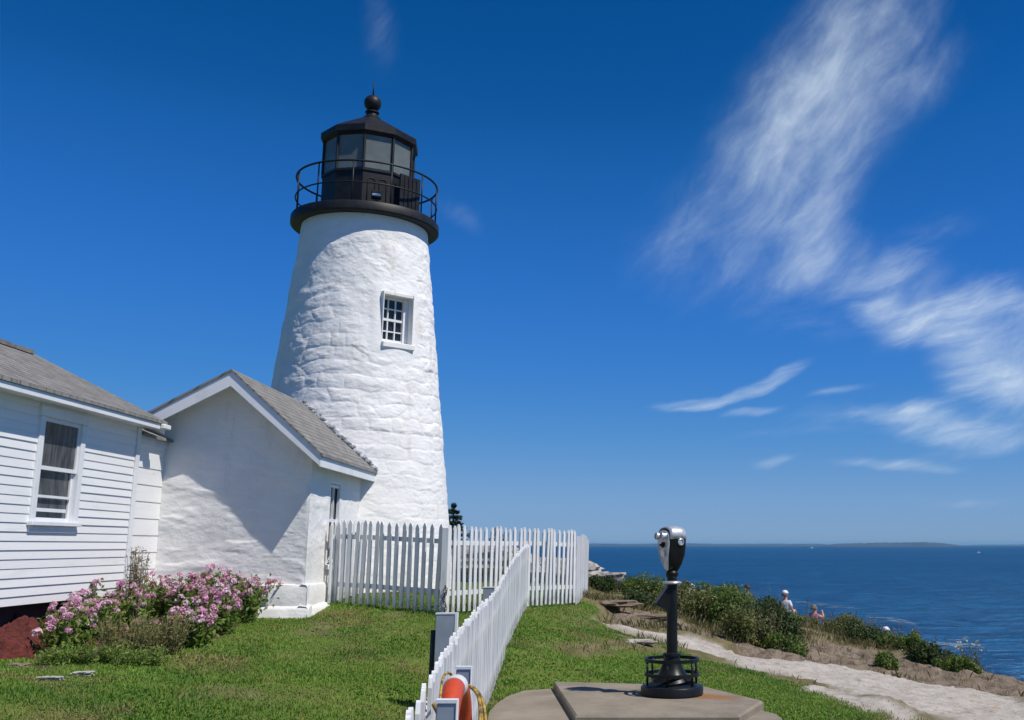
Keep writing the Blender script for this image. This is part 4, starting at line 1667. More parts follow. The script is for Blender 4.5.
for k in range(4):
    c = R(45 + 90 * k)
    o = obj('ring_body', ring_seg(c - R(36.5), c + R(36.5), rt), M['orange'], lr, smooth=True)
    smooth_angle(o, 50)
    c = R(90 * k)
    o = obj('band', ring_seg(c - R(9), c + R(9), rt + 0.003, 10), M['band_white'], lr, smooth=True)
    smooth_angle(o, 50)
gl = MB()
pts = []
for k in range(81):
    t = 2 * math.pi * k / 80
    rr_ = RR + rt + 0.006 + 0.018 * abs(math.sin(2 * t)) ** 1.5
    pts.append(rc - nrm * 0.035 + tang * rr_ * math.cos(t) + UZ * rr_ * math.sin(t) + nrm * 0.01 * math.sin(3 * t))
gl.tube(pts[:-1], 0.006, 7, closed=True)
obj('grab_line', gl, M['rope_yellow'], lr, smooth=True)
rp = MB()
for dx, px0, dz in ((0, 474, 0), (0.02, 478, 0.01), (0.035, 471, -0.02)):
    p0 = at(462 + dx * 60, 684, 5.05)
    p1 = at(px0 + 8, 740, 4.75)
    pts = [p0 + (p1 - p0) * t + UZ * (0.10 * math.sin(math.pi * t) * 0.6) + nrm * 0.03 * math.sin(math.pi * t) for t in np.linspace(0, 1, 14)]
    rp.tube(pts, 0.0075, 7)
p0, p1 = at(434, 704, 4.3), at(440, 745, 4.2)
rp.tube([p0 + (p1 - p0) * t + nrm * 0.02 * math.sin(3 * t) for t in np.linspace(0, 1, 10)], 0.011, 7)
tag(obj('rope', rp, M['rope_yellow'], smooth=True), 'yellow throw rope draped over the fence beside the life ring', 'rope')

# ------------------------------------------------------------------ platform and coin viewer
ZP = -1.48


def at_z(px, py, z):
    d = ray(px, py)
    return d * (z / d[2])


sc0 = at_z(672, 694.5, ZP)
# lower round slab
pv = MB()
poly = [at_z(x, y, -1.555) for x, y in slab_px]
pv.prism([p - UZ * 0.3 for p in poly], UZ * 0.3)
o = obj('pavement', pv, M['concrete'], None, loc=(sc0[0], sc0[1], -1.7))
tag(o, 'low rounded concrete slab around the raised platform', 'pavement', kind='structure')
pf = MB()
top_px = [(553.3, 681.5), (700, 685), (763.6, 700.6), (739.3, 715.2), (575.2, 715.2)]
poly = [at_z(x, y, ZP) for x, y in top_px]
ctr = np.mean(poly, axis=0)
n = len(poly)
ins = [p + (ctr - p) / np.linalg.norm(ctr - p) * 0.025 for p in poly]
v = [p - UZ * 0.35 for p in poly] + [p - UZ * 0.02 for p in poly] + [p for p in ins]
f = [tuple(range(2 * n, 3 * n))]
for i in range(n):
    j = (i + 1) % n
    f += [(i, j, n + j, n + i), (n + i, n + j, 2 * n + j, 2 * n + i)]
f.append(tuple(range(n))[::-1])
pf.add(v, f)
plat = obj('concrete_platform', pf, M['concrete'], None, loc=(sc0[0], sc0[1], ZP))
tag(plat, 'raised angular concrete platform carrying the coin viewer', 'platform')


def viewer():
    x0, y0, _ = sc0
    root = thing('coin_viewer', (x0, y0, ZP), 'black coin operated viewer with silver head on the concrete platform', 'viewer')
    c = np.array([x0, y0, ZP])
    s = np.linalg.norm(np.array([x0, y0])) / 1020 * 1.018        # metres per pixel at the viewer
    b = MB()
    b.lathe([(0.295, 0.0), (0.315, 0.01), (0.315, 0.075), (0.305, 0.09), (0.25, 0.105), (0.21, 0.13)], c, 48)
    o = obj('base', b, M['scope_black'], root, smooth=True)
    smooth_angle(o, 40)
    b = MB()
    b.lathe([(0.225, 0.11), (0.20, 0.15), (0.15, 0.20), (0.11, 0.27), (0.085, 0.34), (0.08, 0.37), (0.09, 0.375), (0.09, 0.40), (0.062, 0.41)], c, 40)
    o = obj('flared_foot', b, M['scope_black'], root, smooth=True)
    smooth_angle(o, 40)
    b = MB()
    b.lathe([(0.056, 0.40), (0.053, 1.06), (0.053, 1.09)], c, 28)
    o = obj('pole', b, M['scope_black'], root, smooth=True)
    smooth_angle(o, 40)
    # guard rings
    g = MB()
    th = np.linspace(0, 2 * math.pi, 49)[:-1]
    for z in (0.20, 0.34):
        ring = []
        rr = 0.265
        for (dr, dz) in ((-0.012, -0.016), (0.012, -0.016), (0.012, 0.016), (-0.012, 0.016)):
            ring.append([(x0 + (rr + dr) * math.cos(t), y0 + (rr + dr) * math.sin(t), ZP + z + dz) for t in th])
        v = np.array(ring).reshape(-1, 3)
        f = []
        for k in range(48):
            k2 = (k + 1) % 48
            for q in range(4):
                q2 = (q + 1) % 4
                f.append((q * 48 + k, q * 48 + k2, q2 * 48 + k2, q2 * 48 + k))
        g.add(v, f)
    go = obj('guard_ring', g, M['scope_black'], root)
    for k in range(6):
        a = R(20 + 60 * k)
        b = MB()
        b.tube([(x0 + 0.262 * math.cos(a), y0 + 0.262 * math.sin(a), ZP + z) for z in (0.095, 0.335)], 0.012, 8)
        obj('guard_rod', b, M['scope_black'], go, smooth=True)
    # coin box: wedge to the left of the pole
    b = MB()
    fx = np.array([-0.94, -0.34, 0])
    sx = np.array([0.34, -0.94, 0])
    prof = [(0.03, 1.075), (0.06, 1.06), (0.185, 0.90), (0.175, 0.875), (0.10, 0.845), (0.05, 0.80), (0.03, 0.80)]
    b.prism([c + fx * r + UZ * z - sx * 0.045 for r, z in prof], sx * 0.09)
    cb = obj('coin_box', b, M['scope_black'], root)
    b = MB()
    b.lathe([(0.06, 1.085), (0.092, 1.09), (0.098, 1.10), (0.092, 1.112), (0.055, 1.118)], c, 32)
    o = obj('flange', b, M['chrome'], root, smooth=True)
    smooth_angle(o, 40)
    b = MB()
    b.lathe([(0.055, 1.115), (0.05, 1.15), (0.065, 1.17), (0.066, 1.20), (0.05, 1.22)], c, 28)
    o = obj('neck', b, M['scope_black'], root, smooth=True)
    smooth_angle(o, 40)
    # head: shield-shaped outline extruded along the viewing axis
    n = np.array([-0.86, -0.51, 0])
    n /= np.linalg.norm(n)
    w = np.array([-n[1], n[0], 0])                # along the width of the face (towards the camera on the right)
    w = -w if w[1] > 0 else w
    hz = 1.435
    outline = []
    pts = [(0.0, -0.235), (0.045, -0.215), (0.085, -0.15), (0.118, -0.06), (0.138, 0.03), (0.146, 0.10), (0.144, 0.155), (0.128, 0.19), (0.09, 0.212), (0.04, 0.222), (0.0, 0.225)]
    pts = [(x * 0.86, z) for x, z in pts]
    full = pts + [(-x, z) for x, z in pts[-2:0:-1]]
    m = len(full)
    rows = [(-0.10, 0.90), (-0.092, 0.97), (-0.075, 1.0), (0.0, 1.03), (0.072, 1.0), (0.09, 0.96)]
    v = []
    for d, k in rows:
        for x, z in full:
            v.append(c + UZ * (hz + z * k) + w * x * k + n * (d * (1.0 if z > -0.1 else 0.55 + 0.45 * (z + 0.235) / 0.135)))
    f = []
    for i in range(len(rows) - 1):
        for k in range(m):
            k2 = (k + 1) % m
            f.append((i * m + k, i * m + k2, (i + 1) * m + k2, (i + 1) * m + k))
    f.append(tuple(range(m))[::-1])
    f.append(tuple((len(rows) - 1) * m + k for k in range(m)))
    b = MB()
    b.add(v, f)
    hd = obj('head', b, M['scope_black'], root, smooth=True)
    smooth_angle(hd, 45)
    # silver hood over the top
    topi = [(x, z) for x, z in pts if z >= 0.09]
    tp = [(x, z) for x, z in topi] + [(-x, z) for x, z in topi[-2::-1]]
    b = MB()
    v = []
    for d in (-0.098, -0.05, 0.0, 0.05, 0.094):
        kk = 1.035 if abs(d) < 0.08 else 0.985
        for x, z in tp:
            v.append(c + UZ * (hz + 0.004 + z * kk) + w * x * kk + n * d)
    k0 = len(tp)
    f = [(i * k0 + k, i * k0 + k + 1, (i + 1) * k0 + k + 1, (i + 1) * k0 + k) for i in range(4) for k in range(k0 - 1)]
    b.add(v, f)
    hood = obj('hood', b, M['chrome'], hd, smooth=True)
    sol = hood.modifiers.new('thick', 'SOLIDIFY')
    sol.thickness = 0.008
    # face plate
    b = MB()
    rows2 = [(0.088, 0.90), (0.098, 0.90), (0.104, 0.86), (0.106, 0.0)]
    v = []
    for d, k in rows2[:-1]:
        for x, z in full:
            tt = (1.0 if z > -0.1 else 0.55 + 0.45 * (z + 0.235) / 0.135)
            v.append(c + UZ * (hz + z * k - 0.004) + w * x * k + n * (d * tt + 0.004))
    f = []
    for i in range(2):
        for k in range(m):
            k2 = (k + 1) % m
            f.append((i * m + k, i * m + k2, (i + 1) * m + k2, (i + 1) * m + k))
    f.append(tuple(2 * m + k for k in range(m)))
    b.add(v, f)
    fp = obj('face_plate', b, M['plate'], hd, smooth=True)
    smooth_angle(fp, 30)

    def cyl(mb, p, ax, prof, seg=20):
        ax = ax / np.linalg.norm(ax)
        t = np.cross(ax, UZ)
        t /= np.linalg.norm(t)
        q = np.cross(t, ax)
        v, f = [], []
        for r, d in prof:
            for k in range(seg):
                a = 2 * math.pi * k / seg
                v.append(p + ax * d + (t * math.cos(a) + q * math.sin(a)) * max(r, 1e-4))
        for i in range(len(prof) - 1):
            for k in range(seg):
                k2 = (k + 1) % seg
                f.append((i * seg + k, i * seg + k2, (i + 1) * seg + k2, (i + 1) * seg + k))
        f.append(tuple((len(prof) - 1) * seg + k for k in range(seg)))
        mb.add(v, f)
    for sgn in (-1, 1):
        b = MB()
        cyl(b, c + UZ * (hz + 0.135) + w * 0.052 * sgn + n * 0.10, n, [(0.042, 0), (0.042, 0.015), (0.033, 0.018), (0.031, 0.038), (0.038, 0.042), (0.038, 0.06), (0.03, 0.064), (0.026, 0.05), (0.0, 0.05)])
        o = obj('eyepiece', b, M['chrome'], hd, smooth=True)
        smooth_angle(o, 40)
    b = MB()
    cyl(b, c + UZ * (hz + 0.045) + n * 0.105, n, [(0.03, 0), (0.03, 0.012), (0.012, 0.016), (0.012, 0.04), (0.0, 0.04)])
    o = obj('slot_knob', b, M['scope_black'], hd, smooth=True)
    smooth_angle(o, 40)
    b = MB()

    def PM(vv):
        return np.array([c + UZ * (hz + z) + w * x + n * y for x, y, z in vv])
    b.box((-0.035, 0.108, -0.075), (0.035, 0.113, -0.015), PM, bev=0.002)
    obj('instruction_plate', b, M['chrome'], hd)
    b = MB()
    cyl(b, c + UZ * (hz + 0.075) + w * 0.118 - n * 0.03, w, [(0.036, -0.01), (0.036, 0.016), (0.028, 0.02), (0.026, 0.01), (0.0, 0.014)])
    o = obj('side_knob', b, M['chrome'], hd, smooth=True)
    smooth_angle(o, 40)
    b = MB()
    for sgn in (-1, 1):
        cyl(b, c + UZ * (hz + 0.125) + w * 0.06 * sgn - n * 0.095, -n, [(0.045, 0), (0.045, 0.012), (0.04, 0.014), (0.038, 0.006), (0, 0.006)])
    o = obj('objective', b, M['scope_black'], hd, smooth=True)
    smooth_angle(o, 40)


viewer()

# ------------------------------------------------------------------ vegetation
def leaf_quads(C, size, rng, up=0.35, aspect=0.55, nrm_hint=None):
    """rhombic leaves with a slight fold, at centres C"""
    n = len(C)
    nd = rng.normal(0, 1, (n, 3))
    if nrm_hint is not None:
        nd = nd * 0.8 + nrm_hint * 0.9
    nd[:, 2] += up
    nd /= np.linalg.norm(nd, axis=1)[:, None]
    t = rng.normal(0, 1, (n, 3))
    t -= nd * (t * nd).sum(1)[:, None]
    t /= np.linalg.norm(t, axis=1)[:, None]
    b = np.cross(nd, t)
    s = (size * rng.uniform(0.6, 1.35, n))[:, None]
    v = np.stack([C - t * s * 0.5, C + b * s * aspect * 0.5 + nd * s * 0.06, C + t * s * 0.5, C - b * s * aspect * 0.5 + nd * s * 0.06], 1).reshape(-1, 3)
    return v


def leaf_mesh(name, v, mat):
    n = len(v) // 4
    me = mesh_raw(name, v, np.arange(4 * n), np.full(n, 4))
    me.materials.append(mat)
    return me


def link_mesh(name, me, parent=None, loc=(0, 0, 0)):
    o = bpy.data.objects.new(name, me)
    COL.objects.link(o)
    o.parent = parent
    o.location = loc
    return o


def lumps_points(lumps, n, rng, shell=0.62):
    """points near the surfaces of several overlapping ellipsoid clumps"""
    L = np.array([l[:6] for l in lumps], float)
    wts = (L[:, 3] * L[:, 4] + L[:, 3] * L[:, 5])
    k = rng.choice(len(L), n, p=wts / wts.sum())
    d = rng.normal(0, 1, (n, 3))
    d /= np.linalg.norm(d, axis=1)[:, None]
    r = shell + (1 - shell) * rng.random(n) ** 0.7 + 0.10 * rng.normal(0, 1, n)
    P = L[k, :3] + d * r[:, None] * L[k, 3:6]
    return P, d


LEAF_ROSE = leafy('rose_leaves', [(0.06, 0.11, 0.018), (0.095, 0.16, 0.028), (0.14, 0.21, 0.036), (0.20, 0.23, 0.05)], 0.5, 0.35)
LEAF_OLIVE = leafy('olive_leaves', [(0.07, 0.10, 0.02), (0.11, 0.14, 0.032), (0.16, 0.18, 0.048), (0.21, 0.18, 0.07)], 0.6)
LEAF_DARK = leafy('dark_leaves', [(0.03, 0.058, 0.014), (0.05, 0.085, 0.018), (0.085, 0.12, 0.028)], 0.5)
DRY = leafy('dry_stalks', [(0.20, 0.15, 0.08), (0.13, 0.10, 0.055), (0.26, 0.21, 0.13)], 0.8, 0.15)
PLUME = leafy('dry_plume', [(0.30, 0.22, 0.17), (0.24, 0.19, 0.12), (0.36, 0.29, 0.22)], 0.8, 0.25)
NEEDLE = leafy('spruce_needles', [(0.008, 0.02, 0.010), (0.014, 0.032, 0.014), (0.024, 0.045, 0.018)], 0.6, 0.1)
CREAM = leafy('cream_flowers', [(0.55, 0.50, 0.36), (0.62, 0.58, 0.45), (0.5, 0.42, 0.28)], 0.6, 0.2)


def shrub(label, group, x, y, w, d, h, mat, n=6500, leaf=0.05, seed=0, flowers=0, dry=0, name='shrub', cat='shrub'):
    rng = np.random.default_rng(seed + 100)
    g = float(hgt(x, y))
    root = thing(name, (x, y, g), label, cat, group)
    lumps = []
    k = int(9 + w * 5)
    for i in range(k):
        a = rng.uniform(0, 2 * math.pi)
        rr = math.sqrt(rng.uniform(0, 1)) * 0.75
        lx, ly = math.cos(a) * rr * w / 2, math.sin(a) * rr * d / 2
        hh = h * (1 - 0.55 * rr ** 2) * rng.uniform(0.72, 1.05)
        s = rng.uniform(0.20, 0.34) * min(h, 1.1)
        # several tiers so that the crown is filled down to the ground
        lumps.append((lx, ly, hh - s * 0.7, s * 1.15, s * 1.15, s * 0.85))
        lumps.append((lx * 1.08, ly * 1.08, hh * 0.5, s * 1.2, s * 1.2, s * 0.95))
        lumps.append((lx * 1.05, ly * 1.05, hh * 0.2, s * 1.1, s * 1.1, s * 0.6))
    P, dn = lumps_points(lumps, n, rng)
    P[:, 2] = np.maximum(P[:, 2], 0.02)
    zz = np.array([float(q) for q in hgt(P[:, 0] + x, P[:, 1] + y)]) - g
    P[:, 2] += zz
    link_mesh('foliage', leaf_mesh('foliage', leaf_quads(P, leaf, rng, 0.3, 0.6, dn), mat), root)
    mb = MB()
    for i in range(16):
        a = rng.uniform(0, 2 * math.pi)
        rr = rng.uniform(0.2, 0.8)
        e = np.array([math.cos(a) * rr * w / 2, math.sin(a) * rr * d / 2, h * (1 - 0.5 * rr ** 2) * 0.92])
        b0 = np.array([e[0] * 0.45, e[1] * 0.45, -0.06])
        mb.tube([b0, b0 * 0.5 + e * 0.5 + rng.normal(0, 0.04, 3), e], [0.014, 0.009, 0.004], 5)
    v = np.vstack(mb.v)
    me = mesh_raw('stems', v, np.concatenate([np.asarray(f) for f in mb.f]), np.array([len(f) for f in mb.f]), True)
    me.materials.append(M['bark'])
    link_mesh('stems', me, root)
    if flowers:
        P, dn = lumps_points(lumps, flowers, rng, 0.98)
        P[:, 2] = np.maximum(P[:, 2], 0.1)
        P = np.repeat(P, 5, 0) + rng.normal(0, 0.02, (flowers * 5, 3))
        link_mesh('blossom', leaf_mesh('blossom', leaf_quads(P, 0.05, rng, 0.4, 0.8, np.repeat(dn, 5, 0)), CREAM), root)
    if dry > 1:
        v = []
        for i in range(dry):
            lx, ly = rng.uniform(-0.5, 0.5) * w, rng.uniform(-0.5, 0.5) * d
            hh = h * rng.uniform(0.6, 1.0)
            b = np.array([lx, ly, 0.05])
            e = b + np.array([rng.normal(0, 0.12), rng.normal(0, 0.12), hh])
            s = np.array([0.006, 0.004, 0])
            v += [b - s, b + s, e + s * 0.3, e - s * 0.3]
            for q in range(5):
                c = b + (e - b) * rng.uniform(0.6, 1) + rng.normal(0, 0.02, 3)
                t = rng.normal(0, 0.03, 3)
                v += [c - t, c + np.array([0.008, 0, 0]), c + t, c - np.array([0.008, 0, 0])]
        link_mesh('dry_stalks', leaf_mesh('dry_stalks', np.array(v), DRY), root)
    return root


def XY(px, Y):
    return ((px - PX) / F / 1.0165 * Y, Y)


shr = [
    # px, Y, w, d, h, mat, n, flowers, dry, label
    (615, 30.0, 2.0, 1.2, 0.42, LEAF_DARK, 3500, 0, 10, 'low dark green shrub beside the pale rocks by the fence corner'),
    (650, 29.0, 1.7, 1.3, 0.72, LEAF_ROSE, 4200, 10, 10, 'low green shrub between the pale rocks and the viewer pole'),
    (640, 24.0, 0.9, 0.8, 0.45, LEAF_DARK, 2400, 0, 8, 'little dark shrub on the ledge left of the viewer pole'),
    (683, 25.0, 1.5, 1.2, 0.80, LEAF_OLIVE, 5500, 50, 30, 'olive shrub with cream flowers right behind the viewer pole'),
    (712, 23.5, 1.6, 1.3, 0.80, LEAF_OLIVE, 6000, 70, 90, 'shrub full of dry stalks and cream flowers right of the viewer pole'),
    (740, 23.0, 1.7, 1.4, 1.02, LEAF_ROSE, 7500, 12, 60, 'tallest bright green rose shrub of the thicket'),
    (770, 21.8, 1.5, 1.4, 0.92, LEAF_DARK, 8000, 8, 12, 'big dark green shrub at the right end of the thicket'),
    (750, 20.6, 1.2, 1.0, 0.74, LEAF_OLIVE, 5000, 6, 80, 'brownish stalky shrub in front of the thicket'),
    (784, 19.9, 0.8, 0.8, 0.46, LEAF_ROSE, 2800, 0, 14, 'low fringe shrub at the foot of the dark green shrub'),
    (718, 28.0, 2.2, 1.5, 0.80, LEAF_ROSE, 6500, 6, 10, 'green shrub behind the thicket on the skyline left'),
    (815, 30.5, 1.7, 1.4, 0.50, LEAF_ROSE, 5200, 4, 10, 'green shrub below the person in pink'),
    (842, 29.5, 2.0, 1.4, 0.72, LEAF_OLIVE, 5200, 0, 130, 'shrub topped with grey dry twigs on the cliff edge'),
    (872, 27.5, 1.8, 1.3, 0.66, LEAF_DARK, 5200, 0, 60, 'dark shrub in the middle of the cliff edge row'),
    (902, 25.5, 1.5, 1.2, 0.50, LEAF_ROSE, 4600, 4, 20, 'green shrub left of the last seated person'),
    (928, 24.5, 1.3, 1.1, 0.42, LEAF_DARK, 3800, 0, 14, 'dark low shrub near the right end of the cliff edge row'),
    (952, 23.5, 1.2, 1.0, 0.36, LEAF_ROSE, 3400, 0, 10, 'small green shrub at the right end of the cliff edge row'),
]
for i, (px, Y, w, d, h, mt, n, fl, dr, lab) in enumerate(shr):
    x, y = XY(px, Y)
    shrub(lab, 'wild shrubs along the cliff edge', x, y, w, d, h, mt, int(n * 1.4), 0.055, i, fl, int(dr * 0.3))
p = gp(887, 667)
shrub('lone little green shrub on the bare brown rock', 'wild shrubs along the cliff edge', p[0], p[1], 0.50, 0.45, 0.27, LEAF_ROSE, 1700, 0.05, 77)


def umbel(px, py, h, seed, label):
    rng = np.random.default_rng(seed)
    p = gp(px, py)
    root = thing('wildflower', p, label, 'wildflower', 'tall cream wildflowers on the cliff edge')
    mb = MB()
    fl = []
    lv = []
    for i in range(13):
        b = np.array([rng.normal(0, 0.12), rng.normal(0, 0.12), -0.03])
        e = b + np.array([rng.normal(0, 0.16), rng.normal(0, 0.16), h * rng.uniform(0.6, 1.0)])
        mb.tube([b, (b + e) / 2 + rng.normal(0, 0.02, 3), e], [0.007, 0.005, 0.003], 5)
        for q in range(8):
            c = e + rng.normal(0, 0.045, 3) * np.array([1, 1, 0.5])
            fl.append(c)
        for q in range(9):
            lv.append(b + (e - b) * rng.uniform(0.05, 0.8) + rng.normal(0, 0.05, 3))
    v = np.vstack(mb.v)
    me = mesh_raw('stems', v, np.concatenate([np.asarray(f) for f in mb.f]), np.array([len(f) for f in mb.f]), True)
    me.materials.append(M['stem'])
    link_mesh('stems', me, root)
    link_mesh('blossom', leaf_mesh('blossom', leaf_quads(np.array(fl), 0.045, rng, 0.8, 0.9), CREAM), root)
    link_mesh('leaves', leaf_mesh('leaves', leaf_quads(np.array(lv), 0.07, rng, 0.2, 0.4), LEAF_OLIVE), root)


umbel(975, 668, 0.75, 1, 'tall cream wildflower left of the other at the far right of the cliff edge')
umbel(1000, 671, 0.85, 2, 'tallest cream wildflower at the far right of the cliff edge')
umbel(1018, 672, 0.6, 3, 'shorter cream wildflower cut by the right edge of the photo')

# spruces behind the tower
def spruce(px, Y, top_py, label, seed, rad):
    rng = np.random.default_rng(seed)
    x, y = XY(px, Y)
    g = float(hgt(x, y))
    zt = at(px, top_py, Y)[2]
    h = zt - g
    root = thing('spruce_tree', (x, y, g), label, 'tree', 'spruces behind the tower')
    mb = MB()
    mb.tube([(x, y, g - 0.3), (x + 0.02, y, g + h * 0.5), (x, y, g + h)], [0.12, 0.07, 0.01], 8)
    obj('trunk', mb, M['bark'], root, smooth=True)
    C = []
    nw = int(h / 0.22)
    for i in range(nw):
        t = (i + 0.5) / nw
        z = 0.25 + t * (h - 0.25)
        L = rad * (1 - t) ** 0.85 * rng.uniform(0.8, 1.1) + 0.04
        for k in range(16):
            a = rng.uniform(0, 2 * math.pi)
            ll = L * rng.uniform(0.65, 1.12)
            m = int(60 * ll / rad) + 14
            r = np.sqrt(rng.random(m)) * ll
            aa = a + rng.normal(0, 0.16, m)
            C.append(np.stack([r * np.cos(aa), r * np.sin(aa), z - 0.25 * r + 0.16 * (r / ll) ** 2 * ll + rng.normal(0, 0.035, m)], 1))
    C = np.vstack(C)
    link_mesh('crown', leaf_mesh('crown', leaf_quads(C, 0.13, rng, 0.5, 0.35), NEEDLE), root)


spruce(452, 40, 503, 'dark spruce just right of the white tower base, the taller of the two', 1, 1.15)
spruce(497, 44, 527, 'small dark spruce tip showing over the far fence pickets', 2, 1.0)

# rocks behind the fence and at its corner
def rock(px, py, w, d, h, seed, label, name='rock', mat=None, sink=0.15, Y=None):
    rng = np.random.default_rng(seed)
    if Y is None:
        p = gp(px, py)
    else:
        x, y = XY(px, Y)
        p = np.array([x, y, float(hgt(x, y))])
    mb = MB()
    nu, nv = 40, 22
    v, f = [], []
    for j in range(nv + 1):
        ph = math.pi * j / nv
        for i in range(nu):
            th = 2 * math.pi * i / nu
            dx, dy, dz = math.sin(ph) * math.cos(th), math.sin(ph) * math.sin(th), math.cos(ph)
            k = 1 + 0.30 * float(fbm(dx * 1.7 + seed * 3.1, dy * 1.7, dz * 1.7, 4, seed))
            k2 = k if h < 0.2 else round(k * 8) / 8 * 0.3 + k * 0.7
            sq = max(abs(dx), abs(dy), abs(dz)) ** -0.5
            v.append((p[0] + dx * k2 * sq * w / 2, p[1] + dy * k2 * sq * d / 2, p[2] + h * (dz * k2 * sq * 0.5 + 0.5) - sink * h))
    for j in range(nv):
        for i in range(nu):
            i2 = (i + 1) % nu
            f.append((j * nu + i, j * nu + i2, (j + 1) * nu + i2, (j + 1) * nu + i))
    mb.add(v, f)
    o = obj(name, mb, mat or GRAN, loc=p, smooth=True)
    smooth_angle(o, 35)
    return tag(o, label, 'rock', 'loose rocks and ledges')


GRAN = simple('pale_granite', (0.46, 0.43, 0.39), (0.24, 0.21, 0.18), 5, 0.9, 0, 0.7, 14, 0.05)
GNEI = simple('brown_gneiss', (0.23, 0.175, 0.125), (0.12, 0.09, 0.06), 4, 0.9, 0, 0.7, 12, 0.05, sc=(1, 1, 3))
rock(598, 0, 1.7, 1.2, 0.60, 1, 'pale granite rock peeking out right of the fence corner', Y=32)
rock(636, 0, 0.9, 0.7, 0.46, 2, 'small pale rock on the skyline left of the viewer pole', Y=33)
rock(613, 604, 1.0, 0.8, 0.12, 3, 'flat brown ledge rock near the fence corner', mat=GNEI, sink=0.5)
rock(648, 618, 0.9, 0.5, 0.13, 4, 'flat brown ledge rock left of the viewer pole', mat=GNEI, sink=0.5)
rock(641, 644, 0.42, 0.24, 0.07, 5, 'small pale stone bedded in the dry grass below the granite band')
rock(470, 0, 4.2, 1.8, 1.25, 6, 'grey rock behind the far fence below the taller spruce', Y=33)
rock(520, 0, 4.5, 1.6, 0.95, 7, 'grey rock behind the far fence below the small spruce tip', Y=34)
rock(82, 676, 0.17, 0.10, 0.045, 8, 'small white stone in the lawn in front of the flower bed', mat=M['stone_pale'])
rock(50, 681, 0.20, 0.09, 0.04, 9, 'flat pale stone at the left corner of the flower bed', mat=M['stone_pale'])
rock(18, 668, 0.16, 0.12, 0.05, 10, 'tan stone in the lawn near the red mulch', mat=GNEI)
# ------------------------------------------------------------------ flower bed
PH_LEAF = leafy('phlox_leaves', [(0.10, 0.19, 0.03), (0.15, 0.25, 0.04), (0.21, 0.31, 0.06), (0.28, 0.29, 0.09)], 0.5, 0.4)
WEED = leafy('mugwort_leaves', [(0.15, 0.18, 0.045), (0.22, 0.20, 0.075), (0.27, 0.21, 0.11), (0.18, 0.23, 0.05)], 0.7, 0.35)
PINKS = [leafy('pink_petals', [(0.64, 0.24, 0.42), (0.74, 0.38, 0.54), (0.80, 0.54, 0.66)], 0.6, 0.35),
         leafy('pale_pink_petals', [(0.72, 0.44, 0.56), (0.80, 0.58, 0.67), (0.84, 0.70, 0.74)], 0.6, 0.3),
         leafy('dusky_petals', [(0.44, 0.12, 0.19), (0.58, 0.22, 0.31), (0.70, 0.42, 0.48), (0.72, 0.56, 0.48)], 0.6, 0.3)]
HEADS = []
for vi, pm in enumerate(PINKS):
    for k in range(3):
        rng = np.random.default_rng(500 + vi * 10 + k)
        n = 46
        d = rng.normal(0, 1, (n, 3))
        d[:, 2] = np.where(d[:, 2] < -0.5, -d[:, 2], d[:, 2])
        d /= np.linalg.norm(d, axis=1)[:, None]
        C = d * np.array([0.042, 0.042, 0.042]) * rng.uniform(0.75, 1.12, n)[:, None]
        HEADS.append((vi, leaf_mesh('flower_head', leaf_quads(C, 0.030, rng, 0.2, 0.95, d * 1.6), pm)))


def phlox(px, py, h, sp, nst, mix, label, seed, leafn=30):
    nst = int(nst * 1.9)
    sp *= 1.12
    h *= 1.06
    rng = np.random.default_rng(seed + 900)
    p = gp(px, py)
    root = thing('phlox_plant', p, label, 'flowers', 'pink phlox in the flower bed')
    mb = MB()
    lv, heads = [], []
    for i in range(nst):
        a = rng.uniform(0, 2 * math.pi)
        rr = math.sqrt(rng.random()) * sp
        b = np.array([math.cos(a) * rr * 0.4, math.sin(a) * rr * 0.4, -0.04])
        e = np.array([math.cos(a) * rr, math.sin(a) * rr, h * (1 - 0.35 * (rr / sp) ** 2) * rng.uniform(0.62, 1.06)])
        m = (b + e) / 2 + rng.normal(0, 0.02, 3)
        mb.tube([b, m, e], [0.006, 0.005, 0.004], 5)
        heads.append(e)
        for q in range(leafn):
            t = rng.uniform(0.05, 0.96)
            c = b + (e - b) * t + rng.normal(0, 0.045, 3)
            c[2] = max(c[2], 0.015)
            lv.append(c)
    v = np.vstack(mb.v)
    me = mesh_raw('stems', v, np.concatenate([np.asarray(f) for f in mb.f]), np.array([len(f) for f in mb.f]), True)
    me.materials.append(M['stem'])
    link_mesh('stems', me, root)
    link_mesh('leaves', leaf_mesh('leaves', leaf_quads(np.array(lv), 0.075, rng, 0.35, 0.42), PH_LEAF), root)
    cand = {vi: [m for v_, m in HEADS if v_ == vi] for vi in range(3)}
    for e in heads:
        if rng.random() < 0.10:
            continue
        vi = rng.choice(3, p=mix)
        o = link_mesh('flower_head', cand[vi][rng.integers(3)], root, tuple(e))
        o.rotation_euler = (rng.normal(0, 0.35), rng.normal(0, 0.35), rng.uniform(0, 6))
        s = rng.uniform(0.6, 1.08)
        o.scale = (s, s, s)


